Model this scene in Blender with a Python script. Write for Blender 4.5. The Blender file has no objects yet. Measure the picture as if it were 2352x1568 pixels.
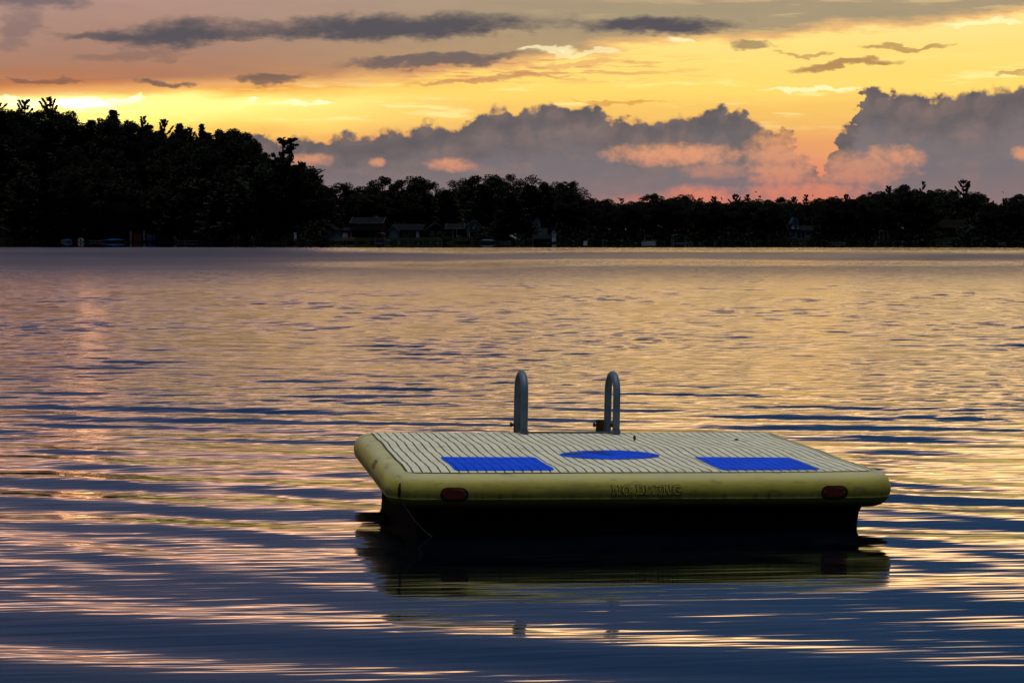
import bpy, math, random
import numpy as np
from mathutils import Vector, Matrix

SC = bpy.context.scene
COL = SC.collection
R = math.radians
F = 4500.0            # focal length in units of a 2352-wide frame
YH, EYE = 543.0, 1.72  # horizon row, eye height (m)

# ------------------------------------------------------------------ helpers
def lin(r, g, b, k=1.0):
    f = lambda c: (c/255/12.92) if c/255 <= .04045 else ((c/255+.055)/1.055)**2.4
    return (f(r)*k, f(g)*k, f(b)*k, 1.0)

def tag(o, label=None, cat=None, group=None, kind=None):
    if label: o['label'] = label
    if cat: o['category'] = cat
    if group: o['group'] = group
    if kind: o['kind'] = kind
    return o

def empty(name, loc, label, cat, rz=0.0, group=None, scale=None):
    o = bpy.data.objects.new(name, None); COL.objects.link(o)
    o.location = loc; o.rotation_euler = (0, 0, rz)
    if scale is not None: o.scale = scale
    o.empty_display_size = .2
    return tag(o, label, cat, group)

class MB:
    def __init__(s): s.v, s.f, s.m = [], [], []
    def add(s, vs, fs, mi=0):
        o = len(s.v); s.v += [tuple(v) for v in vs]
        s.f += [tuple(i+o for i in f) for f in fs]; s.m += [mi]*len(fs)
        return s
    def box(s, x0, x1, y0, y1, z0, z1, mi=0):
        return s.add([(x0,y0,z0),(x1,y0,z0),(x1,y1,z0),(x0,y1,z0),(x0,y0,z1),(x1,y0,z1),(x1,y1,z1),(x0,y1,z1)],
              [(3,2,1,0),(4,5,6,7),(0,1,5,4),(1,2,6,5),(2,3,7,6),(3,0,4,7)], mi)
    def prism(s, poly, axis, a, b, mi=0):
        """poly of (u,w) extruded along axis x or y from a to b"""
        n = len(poly)
        P = (lambda u, w, t: (t, u, w)) if axis == 'x' else (lambda u, w, t: (u, t, w))
        vs = [P(u, w, a) for u, w in poly] + [P(u, w, b) for u, w in poly]
        fs = [tuple(range(n)), tuple(range(2*n-1, n-1, -1))] + [(i, i+n, (i+1) % n+n, (i+1) % n) for i in range(n)]
        return s.add(vs, fs, mi)
    def tube(s, pts, rad, n=10, cap=True, mi=0):
        pts = [Vector(p) for p in pts]
        rads = rad if isinstance(rad, (list, tuple)) else [rad]*len(pts)
        vs, fs = [], []
        ref = Vector((.31, .77, .55))
        d0 = (pts[1]-pts[0]).normalized()
        u = d0.cross(ref).normalized()
        for i, p in enumerate(pts):
            d = (pts[min(i+1, len(pts)-1)] - pts[max(i-1, 0)]).normalized()
            u = (u - d*u.dot(d)).normalized(); w = d.cross(u)
            for k in range(n):
                a = 2*math.pi*k/n
                vs.append(p + (u*math.cos(a)+w*math.sin(a))*rads[i])
        for i in range(len(pts)-1):
            for k in range(n):
                a, b = i*n+k, i*n+(k+1) % n
                fs.append((a, b, b+n, a+n))
        if cap:
            fs.append(tuple(range(n-1, -1, -1))); m = (len(pts)-1)*n
            fs.append(tuple(range(m, m+n)))
        return s.add(vs, fs, mi)
    def build(s, name, mats, parent=None, smooth=False, label=None):
        me = bpy.data.meshes.new(name)
        me.from_pydata(s.v, [], s.f)
        for m in (mats if isinstance(mats, (list, tuple)) else [mats]): me.materials.append(m)
        me.polygons.foreach_set('material_index', s.m)
        if smooth: me.polygons.foreach_set('use_smooth', [True]*len(s.f))
        me.update()
        import bmesh
        b = bmesh.new(); b.from_mesh(me); bmesh.ops.recalc_face_normals(b, faces=b.faces); b.to_mesh(me); b.free()
        o = bpy.data.objects.new(name, me); COL.objects.link(o)
        if parent is not None: o.parent = parent
        if label: o['label'] = label
        return o

def quads_mesh(name, P, mat):
    """P: (n,4,3) array of quads"""
    n = len(P); me = bpy.data.meshes.new(name)
    me.vertices.add(n*4); me.vertices.foreach_set('co', np.ascontiguousarray(P, dtype=np.float32).ravel())
    me.loops.add(n*4); me.loops.foreach_set('vertex_index', np.arange(n*4, dtype=np.int32))
    me.polygons.add(n); me.polygons.foreach_set('loop_start', np.arange(0, n*4, 4, dtype=np.int32))
    me.update(calc_edges=True); me.validate()
    me.materials.append(mat)
    return me

# node expressions
class X:
    tree = None
    def __init__(s, sock): s.s = sock
    @staticmethod
    def op(op, *a, clamp=False):
        n = X.tree.nodes.new('ShaderNodeMath'); n.operation = op; n.use_clamp = clamp
        for i, v in enumerate(a):
            if isinstance(v, X): X.tree.links.new(v.s, n.inputs[i])
            else: n.inputs[i].default_value = float(v)
        return X(n.outputs[0])
    def __add__(a, b): return X.op('ADD', a, b)
    __radd__ = __add__
    def __sub__(a, b): return X.op('SUBTRACT', a, b)
    def __rsub__(a, b): return X.op('SUBTRACT', b, a)
    def __mul__(a, b): return X.op('MULTIPLY', a, b)
    __rmul__ = __mul__
    def __truediv__(a, b): return X.op('DIVIDE', a, b)
    def __neg__(a): return X.op('MULTIPLY', a, -1)
def absx(a): return X.op('ABSOLUTE', a)
def mn(a, b): return X.op('MINIMUM', a, b)
def mx(a, b): return X.op('MAXIMUM', a, b)
def sstep(a, b, x):
    n = X.tree.nodes.new('ShaderNodeMapRange'); n.interpolation_type = 'SMOOTHSTEP'
    if a > b: return 1 - sstep(b, a, x)
    n.inputs['From Min'].default_value = a; n.inputs['From Max'].default_value = b
    X.tree.links.new(x.s, n.inputs['Value']); return X(n.outputs[0])
def vec(x, y, z=0.0):
    n = X.tree.nodes.new('ShaderNodeCombineXYZ')
    for i, v in enumerate((x, y, z)):
        if isinstance(v, X): X.tree.links.new(v.s, n.inputs[i])
        else: n.inputs[i].default_value = v
    return X(n.outputs[0])
def noise(v, scale=1.0, detail=3.0, rough=.5, dim='2D', w=0.0, dist=0.0):
    n = X.tree.nodes.new('ShaderNodeTexNoise'); n.noise_dimensions = dim
    n.inputs['Scale'].default_value = scale; n.inputs['Detail'].default_value = detail
    n.inputs['Roughness'].default_value = rough; n.inputs['Distortion'].default_value = dist
    X.tree.links.new(v.s, n.inputs['Vector']); return X(n.outputs[0])
def voro(v, scale=1.0, smooth=.3):
    n = X.tree.nodes.new('ShaderNodeTexVoronoi'); n.voronoi_dimensions = '2D'; n.feature = 'SMOOTH_F1'
    n.inputs['Scale'].default_value = scale; n.inputs['Smoothness'].default_value = smooth
    X.tree.links.new(v.s, n.inputs['Vector']); return X(n.outputs['Distance'])
def cmix(f, a, b, mode='MIX'):
    n = X.tree.nodes.new('ShaderNodeMix'); n.data_type = 'RGBA'; n.blend_type = mode
    n.clamp_factor = True
    for sock, v in ((n.inputs[0], f), (n.inputs[6], a), (n.inputs[7], b)):
        if isinstance(v, X): X.tree.links.new(v.s, sock)
        else: sock.default_value = v
    return X(n.outputs[2])
def ramp(x, stops):
    """x: expression; stops: [(value, linear colour)] ; piecewise linear"""
    stops = sorted(stops, key=lambda s: s[0]); lo, hi = stops[0][0], stops[-1][0]
    t = (x - lo) * (1.0/(hi-lo))
    n = X.tree.nodes.new('ShaderNodeValToRGB'); X.tree.links.new(t.s, n.inputs[0])
    el = n.color_ramp.elements
    while len(el) < len(stops): el.new(.5)
    for e, (v, c) in zip(el, stops):
        pass
    for i, (v, c) in enumerate(stops):
        el[i].position = (v-lo)/(hi-lo); el[i].color = c
    return X(n.outputs[0])
def curve(x, pts):
    """float curve through pts [(x,y)] -> y, straight segments"""
    x0, x1 = pts[0][0], pts[-1][0]; y0 = min(p[1] for p in pts); y1 = max(p[1] for p in pts)
    t = X.op('MULTIPLY', x - x0, 1.0/(x1-x0), clamp=True)
    n = X.tree.nodes.new('ShaderNodeFloatCurve'); X.tree.links.new(t.s, n.inputs['Value'])
    c = n.mapping.curves[0]
    q = [((a-x0)/(x1-x0), (b-y0)/(y1-y0)) for a, b in pts]
    while len(c.points) < len(q): c.points.new(.5, .5)
    for p, (a, b) in zip(c.points, q):
        p.location = (a, b); p.handle_type = 'VECTOR'
    n.mapping.update()
    return X(n.outputs[0]) * (y1-y0) + y0

def mat(name, base, rough=.7, spec=.3, metal=0.0, var=.25, scale=3.0, col2=None):
    """simple procedural material: base colour broken up by noise"""
    m = bpy.data.materials.new(name); m.use_nodes = True
    nt = m.node_tree; X.tree = nt
    bs = nt.nodes['Principled BSDF']
    tc = nt.nodes.new('ShaderNodeTexCoord')
    nz = noise(X(tc.outputs['Object']), scale, 4, .6, '3D')
    f = sstep(.3, .7, nz)
    c2 = col2 if col2 else tuple(c*(1-var) for c in base[:3])+(1,)
    c = cmix(f, (*base[:3], 1), c2)
    nt.links.new(c.s, bs.inputs['Base Color'])
    bs.inputs['Roughness'].default_value = rough
    bs.inputs['Specular IOR Level'].default_value = spec
    bs.inputs['Metallic'].default_value = metal
    return m

def pos_xy(m):
    X.tree = m.node_tree
    g = m.node_tree.nodes.new('ShaderNodeNewGeometry')
    s = m.node_tree.nodes.new('ShaderNodeSeparateXYZ'); m.node_tree.links.new(g.outputs['Position'], s.inputs[0])
    return X(s.outputs[0]), X(s.outputs[1]), X(s.outputs[2])

# ------------------------------------------------------------------ camera
cam = bpy.data.cameras.new('camera'); cam.sensor_width = 36; cam.lens = F*36/2352
cam.clip_start = .1; cam.clip_end = 20000
co = bpy.data.objects.new('camera', cam); COL.objects.link(co)
co.location = (0, 0, EYE); co.rotation_euler = (R(90)-math.atan((784-YH)/F), 0, 0)
SC.camera = co
SC.render.resolution_x, SC.render.resolution_y = 1024, 682
SC.view_settings.view_transform = 'Standard'; SC.view_settings.look = 'None'
SC.view_settings.exposure = 0; SC.view_settings.gamma = 1
SC.cycles.max_bounces = 3; SC.cycles.glossy_bounces = 3; SC.cycles.diffuse_bounces = 1
SC.cycles.sample_clamp_indirect = 4.0
SC.cycles.caustics_reflective = False; SC.cycles.caustics_refractive = False

# ------------------------------------------------------------------ sky (world)
SUN_AZ = math.atan((190-1176)/F); SUN_EL = R(1.2)
def build_world():
    w = bpy.data.worlds.new('World'); SC.world = w; w.use_nodes = True
    nt = w.node_tree; nt.nodes.clear(); X.tree = nt
    tc = nt.nodes.new('ShaderNodeTexCoord')
    sp = nt.nodes.new('ShaderNodeSeparateXYZ'); nt.links.new(tc.outputs['Generated'], sp.inputs[0])
    dx, dy, dz = X(sp.outputs[0]), X(sp.outputs[1]), X(sp.outputs[2])
    az = X.op('ARCTAN2', dx, dy)
    azc = mx(mn(az, .9), -.9)
    u = (azc + azc*azc*azc*.34)*F + 1176.0           # azimuth, scaled so 4500 units = 1 rad near the view axis
    hor = X.op('SQRT', dx*dx + dy*dy)
    v = YH - F*(dz/mx(hor, .02))                       # falls with elevation
    v = mx(v, -60000.0)
    el = X.op('ARCSINE', dz)*(180/math.pi)
    def n2(sx, sy, detail=3, rough=.5, off=0.0):
        return noise(vec(u*(1/sx)+off, v*(1/sy)+off*1.7), 1.0, detail, rough)
    # clear glow behind the clouds, pinker to the left, yellower to the right
    warp = (n2(420, 60, 4, .55, 3.1)-.5)
    vy = v + warp*70
    left = ramp(vy, [(-1500, lin(38,72,122)), (-1050, lin(50,80,126)), (-640, lin(196,160,146)), (-200, lin(222,166,140)), (150, lin(226,150,100)),
                     (196, lin(226,120,52)), (212, lin(255,190,90)), (235, lin(255,236,140,1.35)), (285, lin(255,232,120,1.15)), (330, lin(255,196,90)), (370, lin(236,140,100)), (560, lin(206,116,84))])
    right = ramp(vy, [(-1500, lin(38,74,124)), (-1050, lin(52,84,128)), (-640, lin(206,180,150)), (-200, lin(236,204,150)), (0, lin(240,210,150)),
                     (60, lin(252,222,140,1.1)), (130, lin(253,216,120,1.1)), (210, lin(252,212,106,1.1)), (270, lin(250,198,104)), (320, lin(240,170,104)), (370, lin(230,152,112)), (440, lin(234,138,104)), (560, lin(214,120,90))])
    c = cmix(sstep(250, 1250, u), left, right)
    # fine stretched cirrus brightening in the glow
    cir = sstep(.56, .72, n2(260, 26, 5, .6, 7.7))
    c = cmix(cir*.35*sstep(120, 190, v)*sstep(330, 250, v), c, lin(255,246,180,1.3))
    # high grey-brown veil, its lower edge rising to the right
    edge = curve(u, [(-600, 262), (0, 240), (300, 221), (560, 207), (900, 193), (1180, 158), (1450, 112), (1560, 98), (1690, 106), (1850, 90), (2050, 78), (2350, 54), (2900, 20)])
    e1 = n2(190, 34, 5, .6, 1.3)-.5; e2 = n2(60, 14, 4, .6, 5.2)-.5
    dv = edge + (e1*46 + e2*16)*sstep(300, 1200, u) + e1*10 - v
    vm = sstep(-7, 12, dv)
    vcl = ramp(v + e1*30, [(-1050, lin(54,80,122)), (-640, lin(176,150,144)), (-150, lin(198,158,146)), (0, lin(180,147,136)), (120, lin(170,132,115)), (185, lin(180,124,94)), (215, lin(208,112,58))])
    vcr = ramp(v + e1*30, [(-1050, lin(56,84,124)), (-640, lin(180,164,142)), (-150, lin(196,178,140)), (0, lin(166,149,122)), (60, lin(164,147,120)), (140, lin(186,152,112)), (190, lin(226,160,96))])
    vc = cmix(sstep(300, 1450, u), vcl, vcr)
    holes = sstep(.55, .7, n2(230, 22, 4, .55, 9.4))*sstep(1000, 1900, u)
    vc = cmix(holes*.55, vc, lin(232,200,136))
    vc = cmix((n2(160, 30, 4, .6, 2.2)-.35)*.5, vc, lin(140,122,116))
    rim = sstep(-8, 2, dv)*sstep(34, 4, dv)
    vc = cmix(rim*.75, vc, lin(255,196,120))
    c = cmix(vm*.94, c, vc)
    # mackerel band under the veil, left of centre
    mk = sstep(.5, .62, n2(120, 10, 4, .6, 4.4))*sstep(800, 1000, u)*sstep(1750, 1300, u)*sstep(120, 150, v)*sstep(205, 170, v)
    c = cmix(mk*.7, c, lin(214,140,100))
    # bright breaks in the cloud
    d1 = n2(80, 24, 4, .6, 6.1)-.5; d2 = n2(34, 12, 4, .6, 8.8)-.5
    uw = u + (n2(150, 60, 3, .6, 15.1)-.5)*150 + d2*30; vw = v + (n2(110, 50, 3, .6, 17.7)-.5)*44 + d2*10
    def ell(cx, cy, rx, ry, soft=.5, amp=.9, slope=0.0):
        a = (uw-cx)*(1/rx); b = (vw-cy-(uw-cx)*slope)*(1/ry)
        r = a*a + b*b + (d1*1.6 + d2*.8)*amp
        return sstep(1.0+soft, 1.0-soft, r)
    for cx, cy, rx, ry, k in ((176,246,52,11,1.0), (215,244,80,12,.9), (312,238,50,6,.9), (680,240,80,6,.8), (565,230,18,5,.8), (560,240,16,4,.7), (1850,214,95,6,.7), (55,245,60,10,.8), (1240,118,60,7,.6), (1310,126,90,5,.5), (2260,68,110,8,.6), (1540,100,40,7,.6)):
        c = cmix(ell(cx, cy, rx, ry, .5, .9)*k, c, lin(255,236,150,2.5) if cx == 176 else lin(255,244,190,1.5 if cx < 400 else 1.15))
    sa = (u-185)*(1/66); sb = (v-247)*(1/9)
    c = cmix(sstep(1.25, .5, sa*sa+sb*sb), c, (15, 6.2, 2.6, 1))       # the sun's glow just over the trees
    # flat dark stratus streaks
    D = lin(90,85,90); D2 = lin(168,124,84)
    for cx, cy, rx, ry, k, col, sl, sf in ((400,90,140,31,1.0,D,-.09,.95), (240,98,100,12,.8,D,.02,.9), (900,68,350,27,1.0,D,-.03,.85), (560,88,100,12,.6,D,-.03,.9), (1505,64,165,19,1.0,D,0,.8),
            (985,142,200,12,.85,lin(104,94,96),-.04,.7), (630,185,85,10,.8,lin(104,88,86),-.05,.8), (394,200,52,8,.8,lin(104,86,82),0,.7), (100,198,75,6,.7,lin(120,92,82),.02,.8),
            (75,14,120,26,.75,lin(104,96,104),.02,.9), (62,85,56,34,.5,lin(112,98,104),-.4,.9), (300,142,120,9,.45,lin(120,98,92),-.05,.9), (1935,157,125,11,.85,D2,-.05,.6), (2078,119,95,6,.7,D2,-.02,.7),
            (1742,112,52,9,.8,lin(150,128,100),0,.7), (1420,238,95,4,.8,lin(226,160,80),-.03,.8), (1850,133,60,5,.6,D2,0,.8), (1120,182,170,7,.7,lin(196,132,98),-.07,.8), (1320,150,120,7,.6,lin(226,160,110),-.04,.8), (2330,184,40,4,.6,D2,0,.8)):
        c = cmix(ell(cx, cy, rx, ry, sf, .7, sl)*k, c, col)
    # cumulus bank low over the trees
    b1 = voro(vec(u*(1/62)+n2(60,60,2,.5,3.3)*.9, v*(1/56)), 1.0, .35); b2 = voro(vec(u*(1/24)+n2(30,30,2,.5,1.3), v*(1/22)), 1.0, .3)
    b3 = n2(26, 20, 4, .58, 2.9)-.5
    bil = (b1-.45)*26 + (b2-.42)*13 + b3*26
    top = curve(u + b3*26 + (n2(80, 56, 4, .6, 21.3)-.5)*120, [(-900, 330), (-300, 380), (300, 420), (540, 340), (575, 326), (605, 306), (632, 318), (660, 332), (690, 319), (735, 322), (775, 309), (840, 305), (900, 298), (940, 303), (985, 281), (1030, 286), (1075, 291), (1100, 260), (1160, 249),
                     (1190, 272), (1215, 256), (1275, 238), (1330, 250), (1370, 249), (1405, 266), (1450, 279), (1500, 286), (1545, 277), (1600, 262), (1640, 246), (1680, 262), (1720, 282), (1780, 292), (1815, 308), (1835, 345), (1860, 420), (1888, 400),
                     (1905, 322), (1935, 296), (1962, 286), (1968, 216), (1985, 207), (2020, 214), (2050, 230), (2100, 222), (2150, 236), (2210, 226), (2260, 222), (2300, 210), (2352, 204), (2500, 190), (2800, 240), (3200, 330)])
    d = v - top - bil
    cm = sstep(-5, 11, d)
    # openings that let the glow through below the tops
    hd = (n2(70, 44, 5, .62, 11.3)-.5); hd2 = (n2(26, 20, 4, .6, 13.3)-.5)
    def hole(cx, cy, rx, ry, soft=1.35, amp=1.6):
        a = (u-cx)*(1/rx); b = (v-cy)*(1/ry)
        r = a*a+b*b+(hd*1.5+hd2*1.5)*amp
        return sstep(1+soft, 1-soft, r)
    op = hole(1550, 357, 130, 21)
    for h in ((1040,379,46,14), (868,374,15,9), (712,370,42,12), (1795,352,72,42), (1800,400,80,30), (1850,442,120,20), (2045,366,58,22), (1605,447,66,18), (1955,392,110,34), (1640,395,70,16), (2345,360,22,14)):
        op = mx(op, hole(*h)*(.5 if h[0] == 1640 else .75 if h[0] == 1955 else .9))
    depth = sstep(0, 150, d)
    cc = cmix(depth, lin(106,98,98), lin(122,114,118))
    cc = cmix(sstep(380, 470, v), cc, lin(136,116,120))
    cc = cmix((n2(120, 70, 4, .6, 5.9)-.4)*1.3, cc, lin(142,120,114))
    b1s = voro(vec((u-16)*(1/62)+n2(60,60,2,.5,3.3)*.9, (v-15)*(1/56)), 1.0, .5)
    b1l = voro(vec(u*(1/62)+n2(60,60,2,.5,3.3)*.9, v*(1/56)), 1.0, .5)
    cc = cmix(sstep(.02, .24, b1l-b1s)*.24*sstep(150, 20, d), cc, lin(158,132,122))
    cc = cmix(sstep(.02, .24, b1s-b1l)*.28*sstep(150, 20, d), cc, lin(84,80,88))
    cc = cmix(sstep(.25, .75, b1)*.25*sstep(120, 10, d), cc, lin(84,80,86))
    cc = cmix(sstep(.5, .75, n2(90, 44, 4, .6, 23.9))*.4*sstep(20, 90, d), cc, lin(150,122,116))
    cc = cmix(sstep(9, -1, d)*.55, cc, lin(206,138,96))
    glow = ramp(v, [(300, lin(240,168,100)), (350, lin(224,156,118)), (400, lin(218,146,116)), (445, lin(222,132,106)), (500, lin(206,118,94))])
    cc = cmix(op, cc, glow)
    warm = sstep(442, 464, v + hd*20)*sstep(1300, 1500, u)*sstep(2350, 1900, u)
    cc = cmix(warm*.5, cc, lin(232,132,104))
    c = cmix(cm, c, cc)
    # upper dome: dusk blue from the sky texture, bright unseen cap overhead added to light the raft deck
    sky = nt.nodes.new('ShaderNodeTexSky'); sky.sky_type = 'NISHITA'; sky.sun_disc = False
    sky.sun_elevation = SUN_EL; sky.sun_rotation = SUN_AZ; sky.altitude = 260
    sk = cmix(1.0, X(sky.outputs[0]), (.09, .09, .09, 1), 'MULTIPLY')
    blue = cmix(.2, lin(6,80,136), sk)
    dome = cmix(sstep(56, 78, el), blue, (ZEN[0], ZEN[1], ZEN[2], 1))
    # bright peach band just above what the camera sees, then dusk blue
    elc = el + sstep(1500, 500, u)*.75
    band = cmix(sstep(300, 1500, u), (1.9, 1.14, .85, 1), (2.6, 1.55, .86, 1))
    core = cmix(sstep(300, 1500, u), (4.3, 1.95, 1.05, 1), (4.7, 2.7, 1.15, 1))
    wob = (n2(700, 130, 3, .5, 4.7)-.5)*2
    band = cmix(sstep(8.7, 7.9, elc + wob*.3), band, core)
    c = cmix(sstep(6.85, 7.3, el)*.9, c, band)
    c = cmix(sstep(8.3, 9.8, elc + wob*.8), c, dome)
    # the half of the sky away from the sunset
    east = cmix(sstep(5, 50, el), lin(36,48,66), lin(74,90,112))
    east = cmix(sstep(56, 78, el), east, (ZEN[0], ZEN[1], ZEN[2], 1))
    c = cmix(sstep(.80, .30, dy), c, east)
    bg = nt.nodes.new('ShaderNodeBackground'); nt.links.new(c.s, bg.inputs[0]); bg.inputs[1].default_value = 1.0
    out = nt.nodes.new('ShaderNodeOutputWorld'); nt.links.new(bg.outputs[0], out.inputs[0])
    w.cycles.sampling_method = 'NONE'
ZEN = (3.3, 3.25, 3.0)
build_world()
sl = bpy.data.lights.new('sun', 'SUN'); sl.energy = .6; sl.angle = R(.5); sl.color = (1, .62, .32)
so = bpy.data.objects.new('sun', sl); COL.objects.link(so)
sd = Vector((math.sin(SUN_AZ)*math.cos(SUN_EL), math.cos(SUN_AZ)*math.cos(SUN_EL), math.sin(SUN_EL)))
so.rotation_euler = sd.to_track_quat('Z', 'Y').to_euler(); so.location = (0, 0, 60)

# ------------------------------------------------------------------ water
def water_grid():
    """one lake sheet: fine real waves in the part in view, flat and coarse beyond"""
    ys = [-60.0, -20.0, 0.0, 3.0, 5.5]; y = 7.0
    while y < 125: ys.append(y); y += max(.03, .0012*y)
    ys += list(np.geomspace(130, 900, 60))
    ys = np.array(ys)
    ft = np.tan(np.radians(np.linspace(-23, 23, 331)))
    ot = np.array([.5, .7, 1.2, 3, 10, 40])
    tn = np.concatenate([-ot[::-1], ft, ot])
    Y = np.repeat(ys[:, None], len(tn), 1); Xx = np.maximum(Y, 6.0)*tn[None, :]
    Z = np.zeros_like(Y)
    r0, r1 = 5, int(np.searchsorted(ys, 125)); c0, c1 = len(ot), len(ot)+len(ft)
    xs, yy = Xx[r0:r1, c0:c1], Y[r0:r1, c0:c1]
    rng = np.random.default_rng(12)
    sm = lambda a, b, v: (lambda t: t*t*(3-2*t))(np.clip((v-a)/(b-a), 0, 1))
    def slow(n, l0, l1, seed):
        g = np.random.default_rng(seed); out = np.zeros_like(xs)
        for _ in range(n):
            L = g.uniform(l0, l1); a = g.uniform(0, 2*math.pi); k = 2*math.pi/L
            out += np.sin(k*(xs*math.cos(a)*1.0+yy*math.sin(a)*.6)+g.uniform(0, 6.28))
        return out/math.sqrt(n/2)
    env = np.clip(1+.45*slow(7, 5, 16, 1), .15, 2.2); env2 = np.clip(1+.5*slow(9, 3, 12, 2), .1, 2.4)
    dy = np.maximum(.03, .0012*yy)
    openw = sm(12, 24, yy)
    H = np.zeros_like(xs); near = .68+.32*sm(9.0, 12, yy)
    def train(N, l0, l1, mean, std, slope, w):
        nonlocal H
        for _ in range(N):
            L = math.exp(rng.uniform(math.log(l0), math.log(l1))); k = 2*math.pi/L
            a = math.radians(mean+rng.normal()*std)
            fade = np.clip(L/(dy*4.0)-.5, 0, 1)
            H += (slope*math.sqrt(2/N)/k)*fade*w*np.sin(k*(xs*math.sin(a)+yy*math.cos(a))+rng.uniform(0, 6.28))
    train(40, .50, 1.25, 10, 8, SW[0], env*near*(1-.72*sm(20, 42, yy)))
    train(16, .5, 1.0, 36, 9, SW[1], env2*near)
    train(80, .18, .45, 5, 33, SW[2]*.9, (.4*openw+.6*env2)*(.12+.88*openw))
    train(40, .4, .7, 5, 30, SW[2]*1.0, (.55+.45*env2)*sm(20, 40, yy))
    train(50, .9, 2.6, 6, 26, SW[3], (.2+.8*env2)*sm(22, 40, yy))
    train(8, .8, 1.4, 15, 4, .018, 1-sm(11.2, 17, yy))
    rr = np.hypot(xs-.5, yy-12.3)
    H += .0008*np.sin(2*math.pi*rr/.5+.6*slow(4, 4, 9, 5))*(1-sm(2.2, 5, rr))*sm(1.3, 1.9, rr)
    edge = sm(7, 8, yy)*(1-sm(60, 121, yy))*(1-sm(.36, .42, np.abs(xs/yy)))
    Z[r0:r1, c0:c1] = H*edge
    n, m_ = Y.shape
    me = bpy.data.meshes.new('water')
    V = np.stack([Xx, Y, Z], -1).reshape(-1, 3).astype(np.float32)
    idx = np.arange(n*m_, dtype=np.int32).reshape(n, m_)
    Fq = np.stack([idx[:-1, :-1], idx[:-1, 1:], idx[1:, 1:], idx[1:, :-1]], -1).reshape(-1, 4)
    me.vertices.add(len(V)); me.vertices.foreach_set('co', V.ravel())
    me.loops.add(Fq.size); me.loops.foreach_set('vertex_index', Fq.ravel())
    me.polygons.add(len(Fq)); me.polygons.foreach_set('loop_start', np.arange(0, Fq.size, 4, dtype=np.int32))
    me.polygons.foreach_set('use_smooth', np.ones(len(Fq), dtype=bool))
    me.update(calc_edges=True)
    return me
SW = (.027, .010, .040, .008)
def build_water():
    m = bpy.data.materials.new('lake_water'); m.use_nodes = True
    nt = m.node_tree; bs = nt.nodes['Principled BSDF']
    x, y, z = pos_xy(m)
    bs.inputs['Base Color'].default_value = (.001, .003, .006, 1)
    bs.inputs['IOR'].default_value = 1.42; bs.inputs['Specular IOR Level'].default_value = .5
    def wave(ang, lx, ly, detail=1.0, rough=.45, dist=0.0, off=0.0):
        c, s = math.cos(R(ang)), math.sin(R(ang))
        return noise(vec((x*c+y*s)*(1/lx)+off, (y*c-x*s)*(1/ly)+off), 1.0, detail, rough, dist=dist) - .5
    nz = noise(vec(x*.05, y*.012), 1.0, 3, .6) - .5
    side = x/mx(y, 1.0)
    far = sstep(296, 312, y + nz*14 + (noise(vec(x*.25, y*.1), 1.0, 2, .5)-.5)*10)      # lee of the shore: calm
    slick = mx(sstep(175, 262, y + nz*60)*sstep(-.14, -.07, side), sstep(100, 121, y + nz*40 - side*30)*sstep(150, 125, y + nz*40 - side*30)*sstep(-.16, -.05, side)*.75)                                                    # smoother belt before it
    openw = sstep(12, 26, y + nz*10)
    live = 1 - far
    # fine ripples
    h = wave(5, .7, .085, 1.5, .5, 0, 2.0)*(.0020 + openw*.0024)
    # chop where the sheet itself gets too coarse for it
    beyond = sstep(55, 105, y)
    patch = sstep(.36, .64, noise(vec(x*.02+3, y*.016), 1.0, 3, .55))
    h = h + (wave(6, 1.6, 1.0, 3, .6, .5, 7.0)*.20 + wave(12, .5, .3, 1, .5, .4, 1.0)*.03)*beyond*(.75+patch*.6)*(1-slick*.7)
    h = h*live
    bp = nt.nodes.new('ShaderNodeBump'); bp.inputs['Strength'].default_value = 1; bp.inputs['Distance'].default_value = 1
    nt.links.new(h.s, bp.inputs['Height']); nt.links.new(bp.outputs[0], bs.inputs['Normal'])
    rg = (.018 + sstep(12, 26, y)*.07 + sstep(24, 60, y)*.03 + sstep(50, 150, y)*(.18+patch*.06) + sstep(-.02, -.16, side)*sstep(70, 150, y)*.08 - slick*.28)*live + .014
    nt.links.new(rg.s, bs.inputs['Roughness'])
    me = water_grid(); me.materials.append(m)
    o = bpy.data.objects.new('water', me); COL.objects.link(o); tag(o, kind='structure')
build_water()

# ------------------------------------------------------------------ land
def interp(x, pts):
    return float(np.interp(x, [p[0] for p in pts], [p[1] for p in pts]))
SH = [(-3000,640),(0,600),(380,598),(520,545),(620,486),(690,466),(742,462),(752,528),(1000,520),(1300,500),(1800,462),(2352,440),(6000,430)]
HL = [(-3000,26),(0,28),(300,25),(500,21.5),(580,16),(660,8),(730,1.5),(800,1),(1000,2),(1250,1.5),(1400,.5),(1900,.5),(2050,2),(2250,1.5),(2400,1),(6000,2)]
def S(px): return interp(px, SH)
def smooth(t): t = min(max(t, 0), 1); return t*t*(3-2*t)
def ground(px, D):
    t = D - S(px)
    if t < 0: return -.6
    return -.3 + 1.6*smooth(t/7) + interp(px, HL)*smooth((t-6)/100) + .4*smooth((t-5)/20)
def at(px, D, z=None):
    """point on the land (or water) at azimuth px (2352-wide units) and distance D along the view axis"""
    return Vector(((px-1176)/F*D, D, ground(px, D) if z is None else z))
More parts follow.
